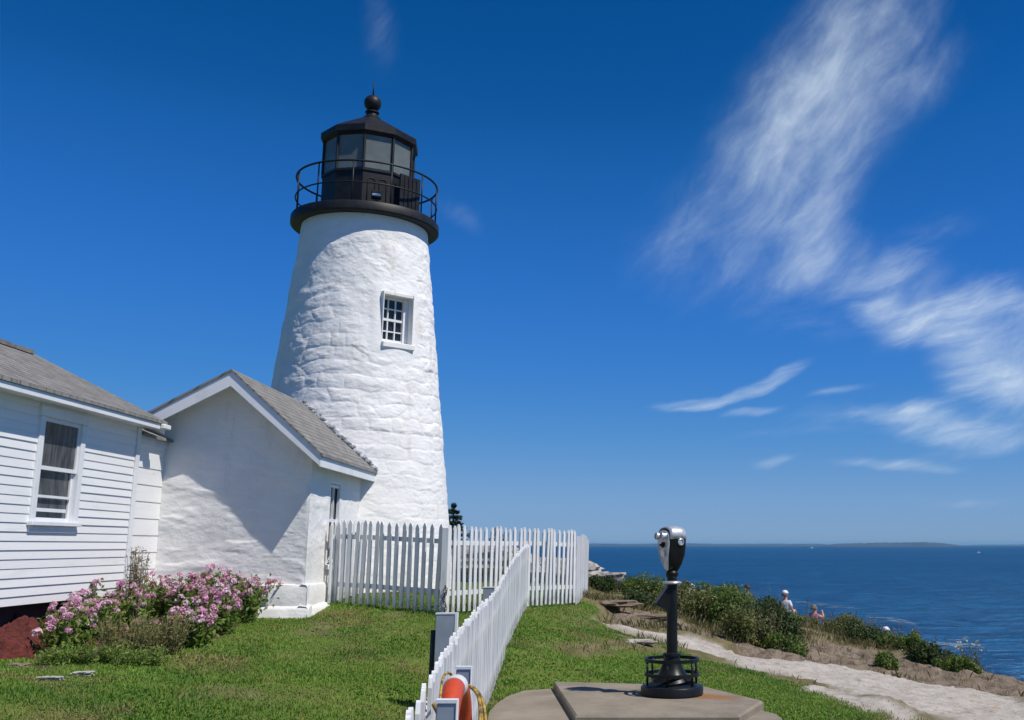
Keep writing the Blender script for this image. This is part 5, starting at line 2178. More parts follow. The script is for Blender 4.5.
PK, PL, DU = (0.7, 0.28, 0.02), (0.45, 0.5, 0.05), (0.25, 0.25, 0.5)
for i, (px, py, h, sp, nst, mx, lab) in enumerate([
    (66, 655, 0.52, 0.27, 26, PK, 'pink phlox at the left end of the bed beside the red mulch'),
    (88, 640, 0.60, 0.28, 28, PL, 'pale pink phlox under the house wall behind the leftmost phlox'),
    (118, 632, 0.55, 0.28, 26, PK, 'pink phlox at the foot of the tall dry plume'),
    (146, 648, 0.30, 0.20, 9, PK, 'low pink phlox in front among the brown weeds'),
    (150, 622, 0.62, 0.30, 28, PL, 'pink phlox behind the weeds below the house corner'),
    (190, 646, 0.44, 0.25, 22, PK, 'bright pink phlox at the front middle of the bed'),
    (186, 622, 0.62, 0.30, 30, PL, 'pale phlox against the left of the annex wall'),
    (214, 634, 0.55, 0.28, 30, PK, 'pink phlox in front right of the middle'),
    (214, 616, 0.70, 0.28, 28, PL, 'tall phlox behind, against the middle of the annex wall'),
    (240, 622, 0.62, 0.28, 32, PL, 'pink and cream phlox near the right end of the bed'),
    (240, 611, 0.74, 0.26, 26, DU, 'tallest dusky phlox against the annex wall'),
    (266, 616, 0.66, 0.26, 26, DU, 'dusky red phlox at the right end of the bed by the plinth')]):
    phlox(px, py, h, sp, nst, mx, lab, i)


def weed(px, py, h, sp, n, label, seed, mat, name='weed', leaf=0.05, up=0.9, asp=0.3):
    rng = np.random.default_rng(seed + 1900)
    p = gp(px, py)
    root = thing(name, p, label, 'weed', 'weeds in the flower bed')
    mb = MB()
    lv = []
    for i in range(n):
        a = rng.uniform(0, 2 * math.pi)
        rr = math.sqrt(rng.random()) * sp
        b = np.array([math.cos(a) * rr * 0.6, math.sin(a) * rr * 0.6, -0.03])
        e = np.array([math.cos(a) * rr * 1.1, math.sin(a) * rr * 1.1, h * rng.uniform(0.7, 1.05)])
        mb.tube([b, (b + e) / 2 + rng.normal(0, 0.015, 3), e], [0.005, 0.004, 0.002], 5)
        for q in range(34):
            t = rng.uniform(0.1, 1.0)
            lv.append(b + (e - b) * t + rng.normal(0, 0.028, 3))
    v = np.vstack(mb.v)
    me = mesh_raw('stems', v, np.concatenate([np.asarray(f) for f in mb.f]), np.array([len(f) for f in mb.f]), True)
    me.materials.append(M['stem'])
    link_mesh('stems', me, root)
    lv = np.array(lv)
    lv[:, 2] = np.maximum(lv[:, 2], 0.02)
    link_mesh('leaves', leaf_mesh('leaves', leaf_quads(lv, leaf, rng, up, asp), mat), root)


weed(122, 660, 0.42, 0.30, 46, 'brown green weed clump at the front of the flower bed', 1, WEED)
weed(160, 655, 0.42, 0.30, 46, 'olive weed clump right of the brown one in the flower bed', 2, WEED)
weed(95, 664, 0.18, 0.24, 34, 'low green weed clump at the front left of the flower bed', 3, PH_LEAF)
weed(135, 664, 0.14, 0.28, 34, 'low dark weed clump at the front edge of the flower bed', 4, PH_LEAF)
weed(60, 664, 0.14, 0.2, 26, 'low weed tuft at the left tip of the flower bed', 6, PH_LEAF)
weed(131, 630, 1.0, 0.13, 44, 'tall dry plume rising against the house corner', 5, PLUME, 'dry_plume', 0.05, 1.2, 0.28)


# ------------------------------------------------------------------ lawn blades
def lawn():
    rng = np.random.default_rng(77)
    n = 680000
    Y = 6.5 + (24 - 6.5) * rng.random(n) ** 1.25
    u = rng.uniform(-0.70, 0.28, n)
    X = u * Y
    keep = rng.random(n) < hgt(X, Y, m_lawn) * (1 - hgt(X, Y, m_bed))
    # not under buildings, slabs, tower
    q = np.stack([X, Y], 1)
    def fr(c):
        d = q - c[None, :2]
        return d @ ER[:2], d @ ED[:2]
    a, b = fr(hc)
    keep &= ~((a < 0.05) & (b < 0.1))
    a, b = fr(corner)
    keep &= ~((a < 0.12) & (b > -0.12))
    keep &= np.hypot(X - KL * XT, Y - KL * YT) > 2.1
    slabp = [tuple(at_z(x, y, -1.555)[:2]) for x, y in slab_px]
    keep &= poly_sd(X, Y, slabp) > 0.0
    # thin, dry patches
    pn = fbm(X * 0.55, Y * 0.55, 0, 4, 201)
    keep &= rng.random(n) < (0.55 + 0.45 * sstep(0.55, -0.2, pn))
    X, Y, pn = X[keep], Y[keep], pn[keep]
    n = len(X)
    Z = hgt(X, Y)
    hgt_n = fbm(X * 1.7, Y * 1.7, 0, 3, 205)
    L = 0.024 * rng.uniform(0.6, 1.4, n) * (1 + 0.35 * hgt_n)
    # longer grass along fences and around the slab
    dl = line_sd(X, Y, [tuple(p) for p in near_pts])
    dl = np.minimum(dl, line_sd(X, Y, [tuple(pA0), tuple(pA1), tuple(pB1), tuple(pD1)]))
    dl = np.minimum(dl, np.abs(poly_sd(X, Y, slabp)))
    L *= 1 + 0.9 * sstep(0.22, 0.0, dl) * rng.uniform(0.3, 1.6, n)
    L *= np.where(rng.random(n) < 0.03, rng.uniform(1.3, 2.2, n), 1.0)
    yaw = rng.uniform(0, 2 * math.pi, n)
    lean = rng.uniform(0.1, 0.85, n)
    wd = rng.uniform(0.0018, 0.0034, n) * (1 + Y / 14)
    broad = rng.random(n) < 0.05 * sstep(-0.1, 0.5, fbm(X * 1.2, Y * 1.2, 0, 3, 209)) * 3
    wd = np.where(broad, wd * 3.2, wd)
    L = np.where(broad, L * 0.8, L)
    lean = np.where(broad, 0.95, lean)
    dx, dy = np.cos(yaw), np.sin(yaw)
    px_, py_ = -dy, dx
    b0 = np.stack([X - px_ * wd, Y - py_ * wd, Z - 0.006], 1)
    b1 = np.stack([X + px_ * wd, Y + py_ * wd, Z - 0.006], 1)
    m0 = np.stack([X + dx * L * lean * 0.35 - px_ * wd * 0.7, Y + dy * L * lean * 0.35 - py_ * wd * 0.7, Z + L * 0.6], 1)
    m1 = np.stack([X + dx * L * lean * 0.35 + px_ * wd * 0.7, Y + dy * L * lean * 0.35 + py_ * wd * 0.7, Z + L * 0.6], 1)
    t = np.stack([X + dx * L * lean, Y + dy * L * lean, Z + L * (1 - 0.25 * lean)], 1)
    v = np.stack([b0, b1, m1, m0, t], 1).reshape(-1, 3)
    i = np.arange(n)[:, None] * 5
    flat = np.concatenate([i + np.array([[0, 1, 2, 3]]), i + np.array([[3, 2, 4]])], 1).reshape(-1)
    sizes = np.tile([4, 3], n)
    me = mesh_raw('grass', v, flat, sizes)
    m, nt, b = new_mat('lawn_blades')
    g = nt.n('ShaderNodeNewGeometry')
    tc = nt.n('ShaderNodeTexCoord').outputs['Object']
    c = nt.ramp(g.outputs['Random Per Island'], [(0.0, (0.115, 0.225, 0.026)), (0.45, (0.175, 0.315, 0.04)), (0.85, (0.245, 0.38, 0.065)), (1.0, (0.30, 0.25, 0.11))])
    c2 = nt.ramp(g.outputs['Random Per Island'], [(0.0, (0.19, 0.18, 0.06)), (0.5, (0.30, 0.25, 0.10)), (1.0, (0.40, 0.32, 0.15))])
    c3 = nt.ramp(g.outputs['Random Per Island'], [(0.0, (0.052, 0.14, 0.016)), (0.6, (0.09, 0.20, 0.025)), (1.0, (0.155, 0.275, 0.045))])
    p1 = nt.noise(tc, 0.75, 5, 0.6)
    p2 = nt.noise(tc, 0.42, 5, 0.62, 0.4)
    p3 = nt.noise(tc, 2.6, 4, 0.6)
    p4 = nt.noise(tc, 1.6, 5, 0.65, 0.5)
    c = nt.mix(nt.rng(nt.math('ADD', nt.math('MULTIPLY', p2, 0.55), nt.math('MULTIPLY', p4, 0.45)), 0.44, 0.58, 0, 0.9), c, c3)
    k = nt.math('ADD', nt.math('MULTIPLY', p1, 0.7), nt.math('MULTIPLY', p3, 0.3))
    c = nt.mix(nt.rng(k, 0.50, 0.64, 0, 0.85), c, c2)
    nt.l(c, b.inputs['Base Color'])
    b.inputs['Roughness'].default_value = 0.55
    b.inputs['Specular IOR Level'].default_value = 0.25
    tr = nt.n('ShaderNodeBsdfTranslucent')
    nt.l(c, tr.inputs['Color'])
    ms = nt.n('ShaderNodeMixShader')
    ms.inputs[0].default_value = 0.3
    nt.l(b.outputs[0], ms.inputs[1])
    nt.l(tr.outputs[0], ms.inputs[2])
    nt.l(ms.outputs[0], m.node_tree.nodes['Material Output'].inputs['Surface'])
    me.materials.append(m)
    o = link_mesh('grass', me)
    tag(o, 'short mown lawn grass with dry patches on both sides of the fence', 'grass', kind='stuff')


lawn()


def wild_grass():
    rng = np.random.default_rng(78)
    n = 90000
    Y = rng.uniform(11, 34, n)
    X = rng.uniform(-0.16, 0.36, n) * Y
    w = (1 - hgt(X, Y, m_lawn)) * (1 - hgt(X, Y, m_dyke)) * (1 - 0.985 * hgt(X, Y, m_brown)) * (1 - hgt(X, Y, m_bed))
    pn = fbm(X * 0.9, Y * 0.9, 0, 3, 301)
    w *= sstep(-0.1, 0.35, pn)
    w *= (np.minimum(poly_sd(X, Y, DYKE), poly_sd(X, Y, DYKE2)) > 0.12)
    w *= np.where(Y < 15.5, 0.35, 1.0)
    k = rng.random(n) < w
    X, Y = X[k], Y[k]
    k = poly_sd(X, Y, CLIFF) < 1.0
    X, Y = X[k], Y[k]
    n = len(X)
    Z = hgt(X, Y)
    L = rng.uniform(0.05, 0.2, n) * np.clip((Y - 9) / 9, 0.4, 1)
    yaw = rng.uniform(0, 2 * math.pi, n)
    lean = rng.uniform(0.1, 0.7, n)
    wd = rng.uniform(0.003, 0.006, n) * np.clip(Y / 18, 0.5, 1.6)
    dx, dy = np.cos(yaw), np.sin(yaw)
    b0 = np.stack([X + dy * wd, Y - dx * wd, Z - 0.02], 1)
    b1 = np.stack([X - dy * wd, Y + dx * wd, Z - 0.02], 1)
    m1 = np.stack([X + dx * L * lean * 0.4 - dy * wd, Y + dy * L * lean * 0.4 + dx * wd, Z + L * 0.6], 1)
    t = np.stack([X + dx * L * lean, Y + dy * L * lean, Z + L * 0.95], 1)
    v = np.stack([b0, b1, m1, t], 1).reshape(-1, 3)
    o = link_mesh('wild_grass', leaf_mesh('wild_grass', v, leafy('wild_grass_blades', [(0.06, 0.085, 0.02), (0.12, 0.125, 0.04), (0.2, 0.165, 0.075), (0.26, 0.2, 0.1)], 0.7, 0.3)))
    tag(o, 'rough dry grass tufts between the rocks', 'grass', kind='stuff')


wild_grass()


# ------------------------------------------------------------------ people on the rocks
def skin_mesh(name, joints, edges, mat, parent, sub=2):
    """joints: dict name -> (point, (rx, ry)); grown with a Skin modifier"""
    keys = list(joints)
    me = bpy.data.meshes.new(name)
    me.from_pydata([tuple(joints[k][0]) for k in keys], [(keys.index(a), keys.index(b)) for a, b in edges], [])
    o = bpy.data.objects.new(name, me)
    COL.objects.link(o)
    o.parent = parent
    sk = o.modifiers.new('skin', 'SKIN')
    me.skin_vertices or None
    lay = me.skin_vertices[0] if len(me.skin_vertices) else None
    if lay is None:
        bpy.context.view_layer.update()
        lay = me.skin_vertices[0] if len(me.skin_vertices) else None
    if lay is not None:
        for i, k in enumerate(keys):
            r = joints[k][1]
            lay.data[i].radius = r if isinstance(r, tuple) else (r, r)
            lay.data[i].use_root = (i == 0)
    ss = o.modifiers.new('sub', 'SUBSURF')
    ss.levels = sub
    ss.render_levels = sub
    me.materials.append(mat)
    return o


def person(px, Y, head_py, label, yaw, shirt, short, hair, cap=None, arm='rest', stand=False):
    x, y = XY(px, Y)
    hz = at(px, head_py, Y)[2]                 # height of the head centre
    ht = 0.78 if not stand else 1.56           # head centre above seat / ground
    base = np.array([x, y, hz - ht])
    root = thing('person', base, label, 'person', 'visitors sitting on the rocks')
    root.rotation_euler = (0, 0, yaw)
    # local frame: +y is the way the person faces
    J = {}
    lift = 0.0 if not stand else 0.78
    J['pelvis'] = ((0, 0, 0.10 + lift), (0.16, 0.13))
    J['belly'] = ((0, 0.01, 0.28 + lift), (0.15, 0.12))
    J['chest'] = ((0, 0.03, 0.46 + lift), (0.17, 0.125))
    J['neck'] = ((0, 0.05, 0.60 + lift), 0.058)
    J['chin'] = ((0, 0.075, 0.685 + lift), (0.066, 0.072))
    J['head'] = ((0, 0.075, 0.765 + lift), (0.078, 0.092))
    J['crown'] = ((0, 0.065, 0.85 + lift), (0.062, 0.075))
    for s, n in ((-1, 'l'), (1, 'r')):
        J['sh' + n] = ((0.17 * s, 0.03, 0.53 + lift), 0.062)
        if arm == 'raised' and s == 1:
            J['el' + n] = ((0.27, 0.20, 0.42 + lift), 0.045)
            J['wr' + n] = ((0.16, 0.27, 0.64 + lift), 0.034)
            J['ha' + n] = ((0.12, 0.28, 0.71 + lift), 0.034)
        else:
            J['el' + n] = ((0.25 * s, 0.06, 0.27 + lift), 0.046)
            J['wr' + n] = ((0.17 * s, 0.27, 0.22 + lift), 0.034)
            J['ha' + n] = ((0.13 * s, 0.35, 0.22 + lift), 0.034)
        if stand:
            J['hp' + n] = ((0.09 * s, 0, 0.04 + lift), 0.10)
            J['kn' + n] = ((0.10 * s, 0.02, 0.46), 0.062)
            J['an' + n] = ((0.10 * s, 0, 0.08), 0.042)
            J['to' + n] = ((0.11 * s, 0.15, 0.03), 0.035)
        else:
            J['hp' + n] = ((0.10 * s, 0.05, 0.08), 0.10)
            J['kn' + n] = ((0.15 * s, 0.44, 0.24), 0.066)
            J['an' + n] = ((0.14 * s, 0.56, -0.16), 0.045)
            J['to' + n] = ((0.15 * s, 0.70, -0.20), 0.035)
    E = [('pelvis', 'belly'), ('belly', 'chest'), ('chest', 'neck'), ('neck', 'chin'), ('chin', 'head'), ('head', 'crown')]
    for n in 'lr':
        E += [('chest', 'sh' + n), ('sh' + n, 'el' + n), ('el' + n, 'wr' + n), ('wr' + n, 'ha' + n), ('pelvis', 'hp' + n), ('hp' + n, 'kn' + n), ('kn' + n, 'an' + n), ('an' + n, 'to' + n)]
    skin_mesh('body', J, E, M['skin'], root)

    def grow(keys, extra, amt):
        K = {}
        for k in keys:
            p, r = J[k]
            r = r if isinstance(r, tuple) else (r, r)
            K[k] = (p, (r[0] + amt, r[1] + amt))
        for k, (a, b, t) in extra.items():
            pa, pb = np.array(J[a][0]), np.array(J[b][0])
            ra = J[a][1] if isinstance(J[a][1], tuple) else (J[a][1],) * 2
            K[k] = (tuple(pa + (pb - pa) * t), (min(ra[0], 0.06) + amt,) * 2)
        return K
    K = grow(['pelvis', 'belly', 'chest', 'shl', 'shr'], {'sl': ('shl', 'ell', 0.7), 'sr': ('shr', 'elr', 0.7), 'col': ('chest', 'neck', 0.72)}, 0.018)
    skin_mesh('shirt', K, [('pelvis', 'belly'), ('belly', 'chest'), ('chest', 'shl'), ('chest', 'shr'), ('shl', 'sl'), ('shr', 'sr'), ('chest', 'col')], shirt, root)
    K = grow(['pelvis', 'hpl', 'hpr'], {'tl': ('hpl', 'knl', 0.8), 'tr': ('hpr', 'knr', 0.8)}, 0.02)
    K['tl'] = (K['tl'][0], (0.095, 0.095))
    K['tr'] = (K['tr'][0], (0.095, 0.095))
    skin_mesh('shorts', K, [('pelvis', 'hpl'), ('pelvis', 'hpr'), ('hpl', 'tl'), ('hpr', 'tr')], short, root)
    # hair or cap
    mb = MB()
    c = np.array([0, 0.045, 0.79 + lift])
    prof = [(max(1e-4, math.sin(math.pi * i / 16)), -math.cos(math.pi * i / 16)) for i in range(5, 17)]
    tmp = MB()
    tmp.lathe(prof, (0, 0, 0), 20)
    v = np.vstack(tmp.v) * np.array([0.098, 0.112, 0.108])
    v[:, 1] += -0.02
    v[v[:, 2] < 0, 1] -= 0.025
    mb.add(v + c, tmp.f)
    o = bpy.data.objects.new('hair', mesh_raw('hair', np.vstack(mb.v), np.concatenate([np.asarray(f) for f in mb.f]), np.array([len(f) for f in mb.f]), True))
    o.data.materials.append(hair)
    COL.objects.link(o)
    o.parent = root
    if cap is not None:
        mb = MB()
        tmp = MB()
        tmp.lathe([(1.0, -0.05), (1.03, 0.1), (0.95, 0.5), (0.7, 0.85), (0.3, 1.02), (0.001, 1.05)], (0, 0, 0), 20)
        mb.add(np.vstack(tmp.v) * np.array([0.107, 0.122, 0.105]) + c + np.array([0, -0.01, 0.03]), tmp.f)
        br = [(0.09 * math.cos(t), 0.10 + 0.085 * math.sin(t), 0.035) for t in np.linspace(0, math.pi, 9)]
        mb.prism([np.array(b) + c for b in br], (0, 0, 0.012))
        o = bpy.data.objects.new('cap', mesh_raw('cap', np.vstack(mb.v), np.concatenate([np.asarray(f) for f in mb.f]), np.array([len(f) for f in mb.f]), True))
        o.data.materials.append(cap)
        COL.objects.link(o)
        o.parent = root
    # features of the face
    mb = MB()
    mb.sphere((0, 0.172, 0.742 + lift), 0.016, 8, 6, (0.8, 1, 1.3))
    for s in (-1, 1):
        mb.sphere((0.083 * s, 0.075, 0.75 + lift), 0.022, 8, 6, (0.5, 0.8, 1.2))
    o = bpy.data.objects.new('face_features', mesh_raw('face_features', np.vstack(mb.v), np.concatenate([np.asarray(f) for f in mb.f]), np.array([len(f) for f in mb.f]), True))
    o.data.materials.append(M['skin'])
    COL.objects.link(o)
    o.parent = root
    return root


cl = lambda n, c: simple(n, c, tuple(k * 0.8 for k in c), 6, 0.8)
WHITE, PINK, BLUE, NAVY = cl('white_cotton', (0.75, 0.75, 0.76)), cl('pink_cotton', (0.60, 0.28, 0.27)), cl('pale_blue_cotton', (0.45, 0.56, 0.68)), cl('navy_cotton', (0.03, 0.04, 0.08))
HBROWN, HGREY, HDARK, CAPW = cl('brown_hair', (0.07, 0.03, 0.02)), cl('grey_brown_hair', (0.16, 0.13, 0.10)), cl('dark_hair', (0.03, 0.022, 0.018)), cl('white_cap', (0.78, 0.76, 0.76))
person(747, 36, 587.5, 'person with reddish brown hair, only the head showing over the thicket', R(15), NAVY, NAVY, HBROWN)
person(783.5, 36, 594.5, 'seated person in white cap and white shirt right of the thicket', R(-35), WHITE, BLUE, HGREY, CAPW)
P2 = person(812, 36, 608, 'seated person in pink shirt raising a hand to the face', R(-48), PINK, NAVY, HGREY, None, 'raised')
person(911.5, 29, 634, 'seated dark haired person in white shirt behind the cliff edge row', R(-40), WHITE, NAVY, HDARK)
person(882.5, 33, 631.5, 'seated person in white cap, barely showing over the cliff edge row', R(-30), PINK, BLUE, HGREY, CAPW)

# ------------------------------------------------------------------ small craft on the sea
def boat(px, py, L, label, mast):
    d = ray(px, py)
    p = d * (SEA_Z / d[2])
    root = thing('boat', p, label, 'boat', 'small boats far out on the sea')
    mb = MB()
    v, f = [], []
    st = [(-0.5, 0.16, 0.0), (-0.2, 0.19, 0.0), (0.2, 0.16, 0.02), (0.42, 0.07, 0.06), (0.5, 0.004, 0.09)]
    for t, hw, sh in st:
        for q, z in ((-1, 0.13 + sh), (-0.7, -0.03), (0.7, -0.03), (1, 0.13 + sh)):
            v.append(p + np.array([t * L, q * hw * L, z * L]))
    for i in range(4):
        for k in range(4):
            k2 = (k + 1) % 4
            f.append((i * 4 + k, i * 4 + k2, i * 4 + 4 + k2, i * 4 + 4 + k))
    f += [(0, 1, 2, 3), (16, 17, 18, 19)]
    mb.add(v, f)
    obj('hull', mb, cl('boat_white', (0.75, 0.75, 0.73)), root)
    mb = MB()
    mb.box(p + np.array([0.0, -0.09, 0.13]) * L, p + np.array([0.22, 0.09, 0.34]) * L, bev=0.02 * L)
    obj('cabin', mb, cl('cabin_white', (0.72, 0.73, 0.74)), root)
    if mast:
        mb = MB()
        mb.tube([p + np.array([0, 0, 0.1]) * L, p + np.array([0, 0, 1.0]) * L], 0.01 * L, 6)
        obj('mast', mb, M['metal_black'], root)


boat(811, 548.2, 16, 'tiny white boat below the left end of the island', True)
boat(978, 553.0, 7, 'tiny white boat out on the right, nearer than the other', False)


# foam lines near the shore
def foam(px0, py0, px1, py1, wpx, label, seed):
    d0, d1 = ray(px0, py0), ray(px1, py1)
    a, b = d0 * (SEA_Z / d0[2]), d1 * (SEA_Z / d1[2])
    rng = np.random.default_rng(seed)
    n = 46
    mb = MB()
    t = rng.random(n)
    perp = np.array([0, 1.0, 0])
    rngm = np.linalg.norm(a)
    wm = wpx * rngm * rngm / (13 * F) * 0.22
    for k in range(n):
        c = a + (b - a) * t[k] + np.array([rng.normal(0, 1.0), rng.normal(0, wm * 0.5) + wm * math.sin(t[k] * 5), 0])
        c[2] = SEA_Z + 0.03 + 0.004 * (k % 9)
        m = 9
        w, h = rng.uniform(0.3, 1.6), rng.uniform(0.2, 0.7) * max(0.8, wm * 0.3)
        ring = [c + np.array([w * math.cos(q) * rng.uniform(0.5, 1.1), h * math.sin(q) * rng.uniform(0.5, 1.1), 0]) for q in np.linspace(0, 2 * math.pi, m + 1)[:-1]]
        mb.prism(ring, (0, 0, 0.02))
    o = obj('sea_foam', mb, M['foam'])
    tag(o, label, 'foam', kind='stuff')


M['foam'] = simple('sea_foam', (0.20, 0.30, 0.38), (0.05, 0.13, 0.22), 0.8, 0.9)
foam(790, 602, 852, 608, 3.0, 'thin streak of foam on the water right of the seated visitors', 1)
foam(882, 618, 906, 623, 4.0, 'patch of foam above the last visitor', 2)
foam(928, 644, 968, 645, 5.0, 'surf foam below the cliff edge at the right', 3)

# ------------------------------------------------------------------ the sea air
hz_mb = MB()
HZ = 27000.0
hz_mb.box((-HZ, -HZ, SEA_Z - 8.0), (HZ, HZ, 45.0))
hm = bpy.data.materials.new('sea_air')
hm.use_nodes = True
hn = hm.node_tree
for nd in list(hn.nodes):
    if nd.type == 'BSDF_PRINCIPLED':
        hn.nodes.remove(nd)
pv_ = hn.nodes.new('ShaderNodeVolumePrincipled')
pv_.inputs['Color'].default_value = (0.30, 0.66, 1.0, 1)
pv_.inputs['Density'].default_value = 0.000038
hn.links.new(pv_.outputs[0], hn.nodes['Material Output'].inputs['Volume'])
hzo = obj('haze', hz_mb, hm)
tag(hzo, 'thin sea air that pales the far shore', 'haze', kind='stuff')

# ------------------------------------------------------------------ light, sky, camera
el = math.asin(SUN[2])
az = math.atan2(SUN[0], SUN[1])
w = bpy.data.worlds.new('World')
scene.world = w
w.use_nodes = True
nt = NT(w.node_tree)
bg = w.node_tree.nodes['Background']
sky = nt.n('ShaderNodeTexSky')
sky.sky_type = 'NISHITA'
sky.sun_disc = False
sky.sun_elevation = el
sky.sun_rotation = az
sky.altitude = 0
sky.air_density = 1.0
sky.dust_density = 0.0
sky.ozone_density = 6.0
SKY_GAIN = 0.10
tcg = nt.n('ShaderNodeTexCoord').outputs['Generated']
sep = nt.n('ShaderNodeSeparateXYZ')
nt.l(tcg, sep.inputs[0])
hs = nt.n('ShaderNodeHueSaturation')
hs.inputs['Saturation'].default_value = 1.25   # graded below to the deep polarised blue of the day
hs.inputs['Hue'].default_value = 0.505
hs.inputs['Value'].default_value = 1.0
nt.l(sky.outputs[0], hs.inputs['Color'])
sc_dn = nt.mix(1.0, hs.outputs['Color'], (0.1, 0.1, 0.1), 'MULTIPLY')
cv = nt.n('ShaderNodeRGBCurve')
for ci, pts in enumerate((((0, 0), (0.028, 0.0035), (0.044, 0.014), (0.153, 0.060), (0.40, 0.165), (0.66, 0.225), (1, 0.28)),
                          ((0, 0), (0.12, 0.083), (0.157, 0.124), (0.352, 0.240), (0.55, 0.325), (0.70, 0.37), (1, 0.44)),
                          ((0, 0), (0.35, 0.31), (0.416, 0.43), (0.52, 0.565), (0.624, 0.61), (1, 0.66)))):
    cu = cv.mapping.curves[ci]
    cu.points[0].location = pts[0]
    cu.points[1].location = pts[-1]
    for p_ in pts[1:-1]:
        cu.points.new(*p_)
cv.mapping.update()
nt.l(sc_dn, cv.inputs['Color'])
sky_up = nt.mix(1.0, cv.outputs['Color'], (10.0, 10.0, 10.0), 'MULTIPLY')
# cirrus: streaks laid out in azimuth / elevation on the sky
azn = nt.math('ARCTAN2', sep.outputs[0], sep.outputs[1])
eln = nt.math('ARCSINE', sep.outputs[2])
cmb = nt.n('ShaderNodeCombineXYZ')
nt.l(azn, cmb.inputs[0])
nt.l(eln, cmb.inputs[1])
wn = nt.n('ShaderNodeTexNoise')
wn.inputs['Scale'].default_value = 9
wn.inputs['Detail'].default_value = 4
nt.l(cmb.outputs[0], wn.inputs['Vector'])
sb_ = nt.n('ShaderNodeVectorMath', operation='SUBTRACT')
nt.l(wn.outputs['Color'], sb_.inputs[0])
sb_.inputs[1].default_value = (0.5, 0.5, 0.5)
scv = nt.n('ShaderNodeVectorMath', operation='SCALE')
nt.l(sb_.outputs[0], scv.inputs[0])
scv.inputs['Scale'].default_value = 0.035
wv = nt.n('ShaderNodeVectorMath', operation='ADD')
nt.l(cmb.outputs[0], wv.inputs[0])
nt.l(scv.outputs[0], wv.inputs[1])
COORD = wv.outputs[0]


def azel(px, py):
    d = ray(px, py)
    d = d / np.linalg.norm(d)
    return math.atan2(d[0], d[1]), math.asin(d[2])


def fibre(name, ang, sx, sy, seed, lo, hi, soft, detail=7, dist=0.5, remap=True):
    m2 = nt.n('ShaderNodeMapping')
    m2.inputs['Rotation'].default_value = (0, 0, -ang)
    m2.inputs['Location'].default_value = (seed, seed * 1.3, seed * 0.7)
    m3 = nt.n('ShaderNodeMapping')
    m3.inputs['Scale'].default_value = (sx, sy, 1)
    nt.l(COORD, m2.inputs[0])
    nt.l(m2.outputs[0], m3.inputs[0])
    nz = nt.noise(m3.outputs[0], 1.0, detail, 0.62, dist)
    return nt.rng(nz, lo, hi, soft, 1.0) if remap else nz


def mask(p0, p1, wpx, amt, inner=0.05):
    a, b = azel(*p0), azel(*p1)
    mp = nt.n('ShaderNodeMapping', vector_type='TEXTURE')
    mp.inputs['Location'].default_value = ((a[0] + b[0]) / 2, (a[1] + b[1]) / 2, 0)
    mp.inputs['Rotation'].default_value = (0, 0, math.atan2(b[1] - a[1], b[0] - a[0]))
    mp.inputs['Scale'].default_value = (math.hypot(b[0] - a[0], b[1] - a[1]) / 2, wpx / F, 1)
    nt.l(COORD, mp.inputs[0])
    ln = nt.n('ShaderNodeVectorMath', operation='LENGTH')
    nt.l(mp.outputs[0], ln.inputs[0])
    return nt.math('MULTIPLY', nt.rng(ln.outputs['Value'], inner, 1.2, 1.0, 0.0), amt)


def addall(ms):
    t = None
    for m_ in ms:
        t = m_ if t is None else nt.math('ADD', t, m_)
    return t


BIG = [((960, -90), (690, 245), 92, 0.85), ((900, -40), (740, 190), 52, 0.42), ((870, 60), (690, 300), 105, 0.36), ((760, 200), (810, 300), 95, 0.34), ((865, 130), (790, 285), 34, 0.55),
       ((840, 228), (790, 268), 30, 0.40), ((1000, 30), (840, 120), 34, 0.30), ((640, 170), (720, 310), 70, 0.30), ((760, 290), (900, 240), 40, 0.45), ((800, 265), (1060, 350), 62, 0.45),
       ((960, 335), (1100, 420), 58, 0.9), ((365, -70), (388, 95), 26, 0.34), ((425, 188), (505, 242), 20, 0.36), ((560, 240), (760, 330), 60, 0.14)]
MID = [((815, 292), (950, 252), 24, 0.85), ((845, 314), (910, 296), 15, 0.9), ((840, 300), (1060, 345), 34, 0.55), ((870, 330), (1050, 285), 32, 0.75), ((990, 305), (1080, 318), 18, 0.8),
       ((920, 350), (1040, 400), 34, 0.5), ((740, 428), (1030, 396), 20, 0.42), ((845, 416), (960, 405), 12, 0.7), ((870, 428), (1080, 436), 22, 0.85), ((860, 250), (1000, 215), 20, 0.30),
       ((650, 290), (960, 330), 40, 0.25), ((940, 380), (1060, 400), 30, 0.5)]
THIN = [((640, 413), (750, 398), 9, 0.9, 0.2), ((712, 408), (815, 358), 10, 0.9, 0.2), ((712, 418), (795, 408), 7, 0.7), ((780, 405), (890, 378), 7, 0.45),
        ((810, 465), (985, 464), 9, 0.75), ((740, 466), (810, 455), 7, 0.5), ((880, 500), (1040, 496), 7, 0.35), ((700, 440), (900, 425), 8, 0.30), ((900, 455), (1040, 448), 8, 0.40)]


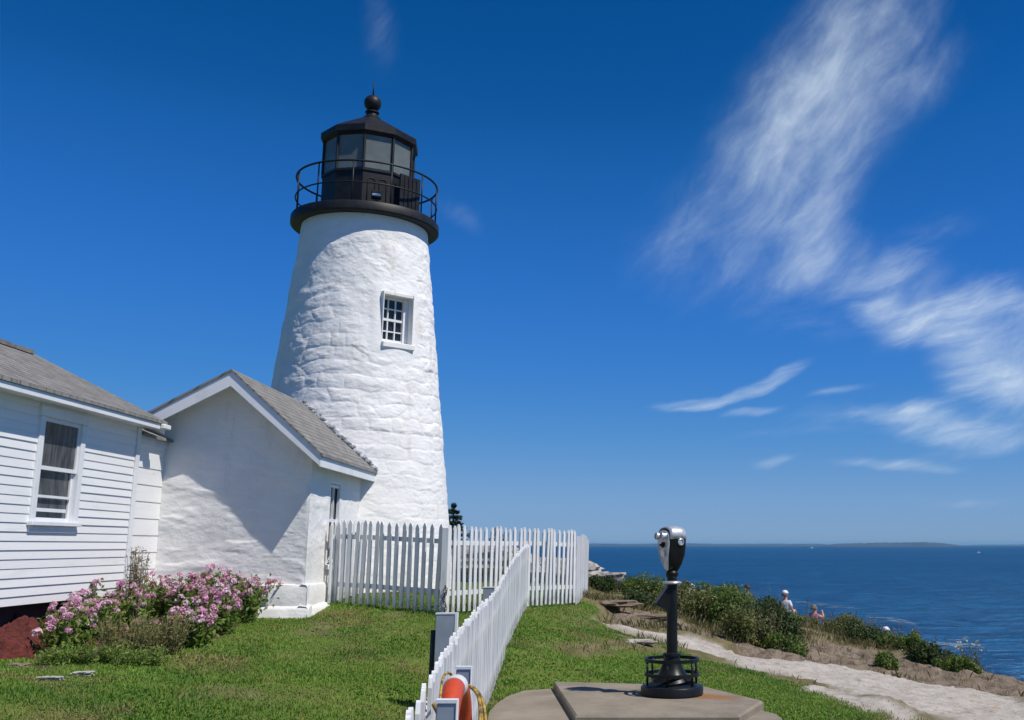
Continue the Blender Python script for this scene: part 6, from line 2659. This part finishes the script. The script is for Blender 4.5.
def wisps(masks, ang, s1, s2, seed, top, gain=1.25):
    m_ = addall([mask(*k_) for k_ in masks])
    a_ = fibre('x', ang, s1[0], s1[1], seed, 0.0, 1.0, 0.0, 4, 0.2, False)
    b_ = fibre('y', ang, s2[0], s2[1], seed + 3.3, 0.0, 1.0, 0.0, 8, 0.2, False)
    n_ = nt.math('ADD', nt.math('MULTIPLY', a_, 0.5), nt.math('MULTIPLY', b_, 0.5))
    t_ = nt.math('ADD', m_, nt.math('MULTIPLY', nt.math('SUBTRACT', n_, 0.5), gain * 2.2))
    body = nt.rng(t_, -0.15, 2.0, 0.0, top)
    fray = nt.rng(b_, 0.32, 0.66, 0.58, 1.15, False)
    return nt.math('MULTIPLY', nt.math('MULTIPLY', body, fray), nt.rng(m_, 0.0, 0.55, 0.0, 1.0))


tot = addall([wisps(BIG, 0.80, (5.0, 11.0), (14.0, 36.0), 2.3, 0.68, 0.9), wisps(MID, 0.25, (7.0, 18.0), (13.0, 60.0), 5.1, 0.85, 1.1), wisps(THIN, 0.28, (9.0, 30.0), (16.0, 100.0), 7.7, 0.75, 0.8)])
tot = nt.math('MINIMUM', tot, 0.72)
cloudy = nt.mix(tot, sky_up, (6.3, 7.5, 8.8))
nt.l(cloudy, bg.inputs['Color'])
bg.inputs['Strength'].default_value = SKY_GAIN

sun = bpy.data.lights.new('sun', 'SUN')
sun.energy = 4.6
sun.angle = R(0.53)
sun.color = (1.0, 0.95, 0.865)
so = bpy.data.objects.new('sun', sun)
COL.objects.link(so)
so.rotation_euler = Vector(SUN).to_track_quat('Z', 'Y').to_euler()
so.location = (30, -15, 50)

cam = bpy.data.cameras.new('camera')
co = bpy.data.objects.new('camera', cam)
COL.objects.link(co)
cam.sensor_width = 36
cam.lens = F / W * 36
cam.shift_x = (W / 2 - PX) / W
cam.shift_y = 0
cam.clip_end = 100000
cam.clip_start = 0.1
co.rotation_euler = (R(90) + PITCH, 0, 0)
scene.camera = co

scene.view_settings.view_transform = 'Standard'
scene.view_settings.look = 'None'
scene.view_settings.exposure = 0.0
scene.view_settings.gamma = 1.0
scene.cycles.use_denoising = True
scene.cycles.max_bounces = 6
scene.cycles.transparent_max_bounces = 8
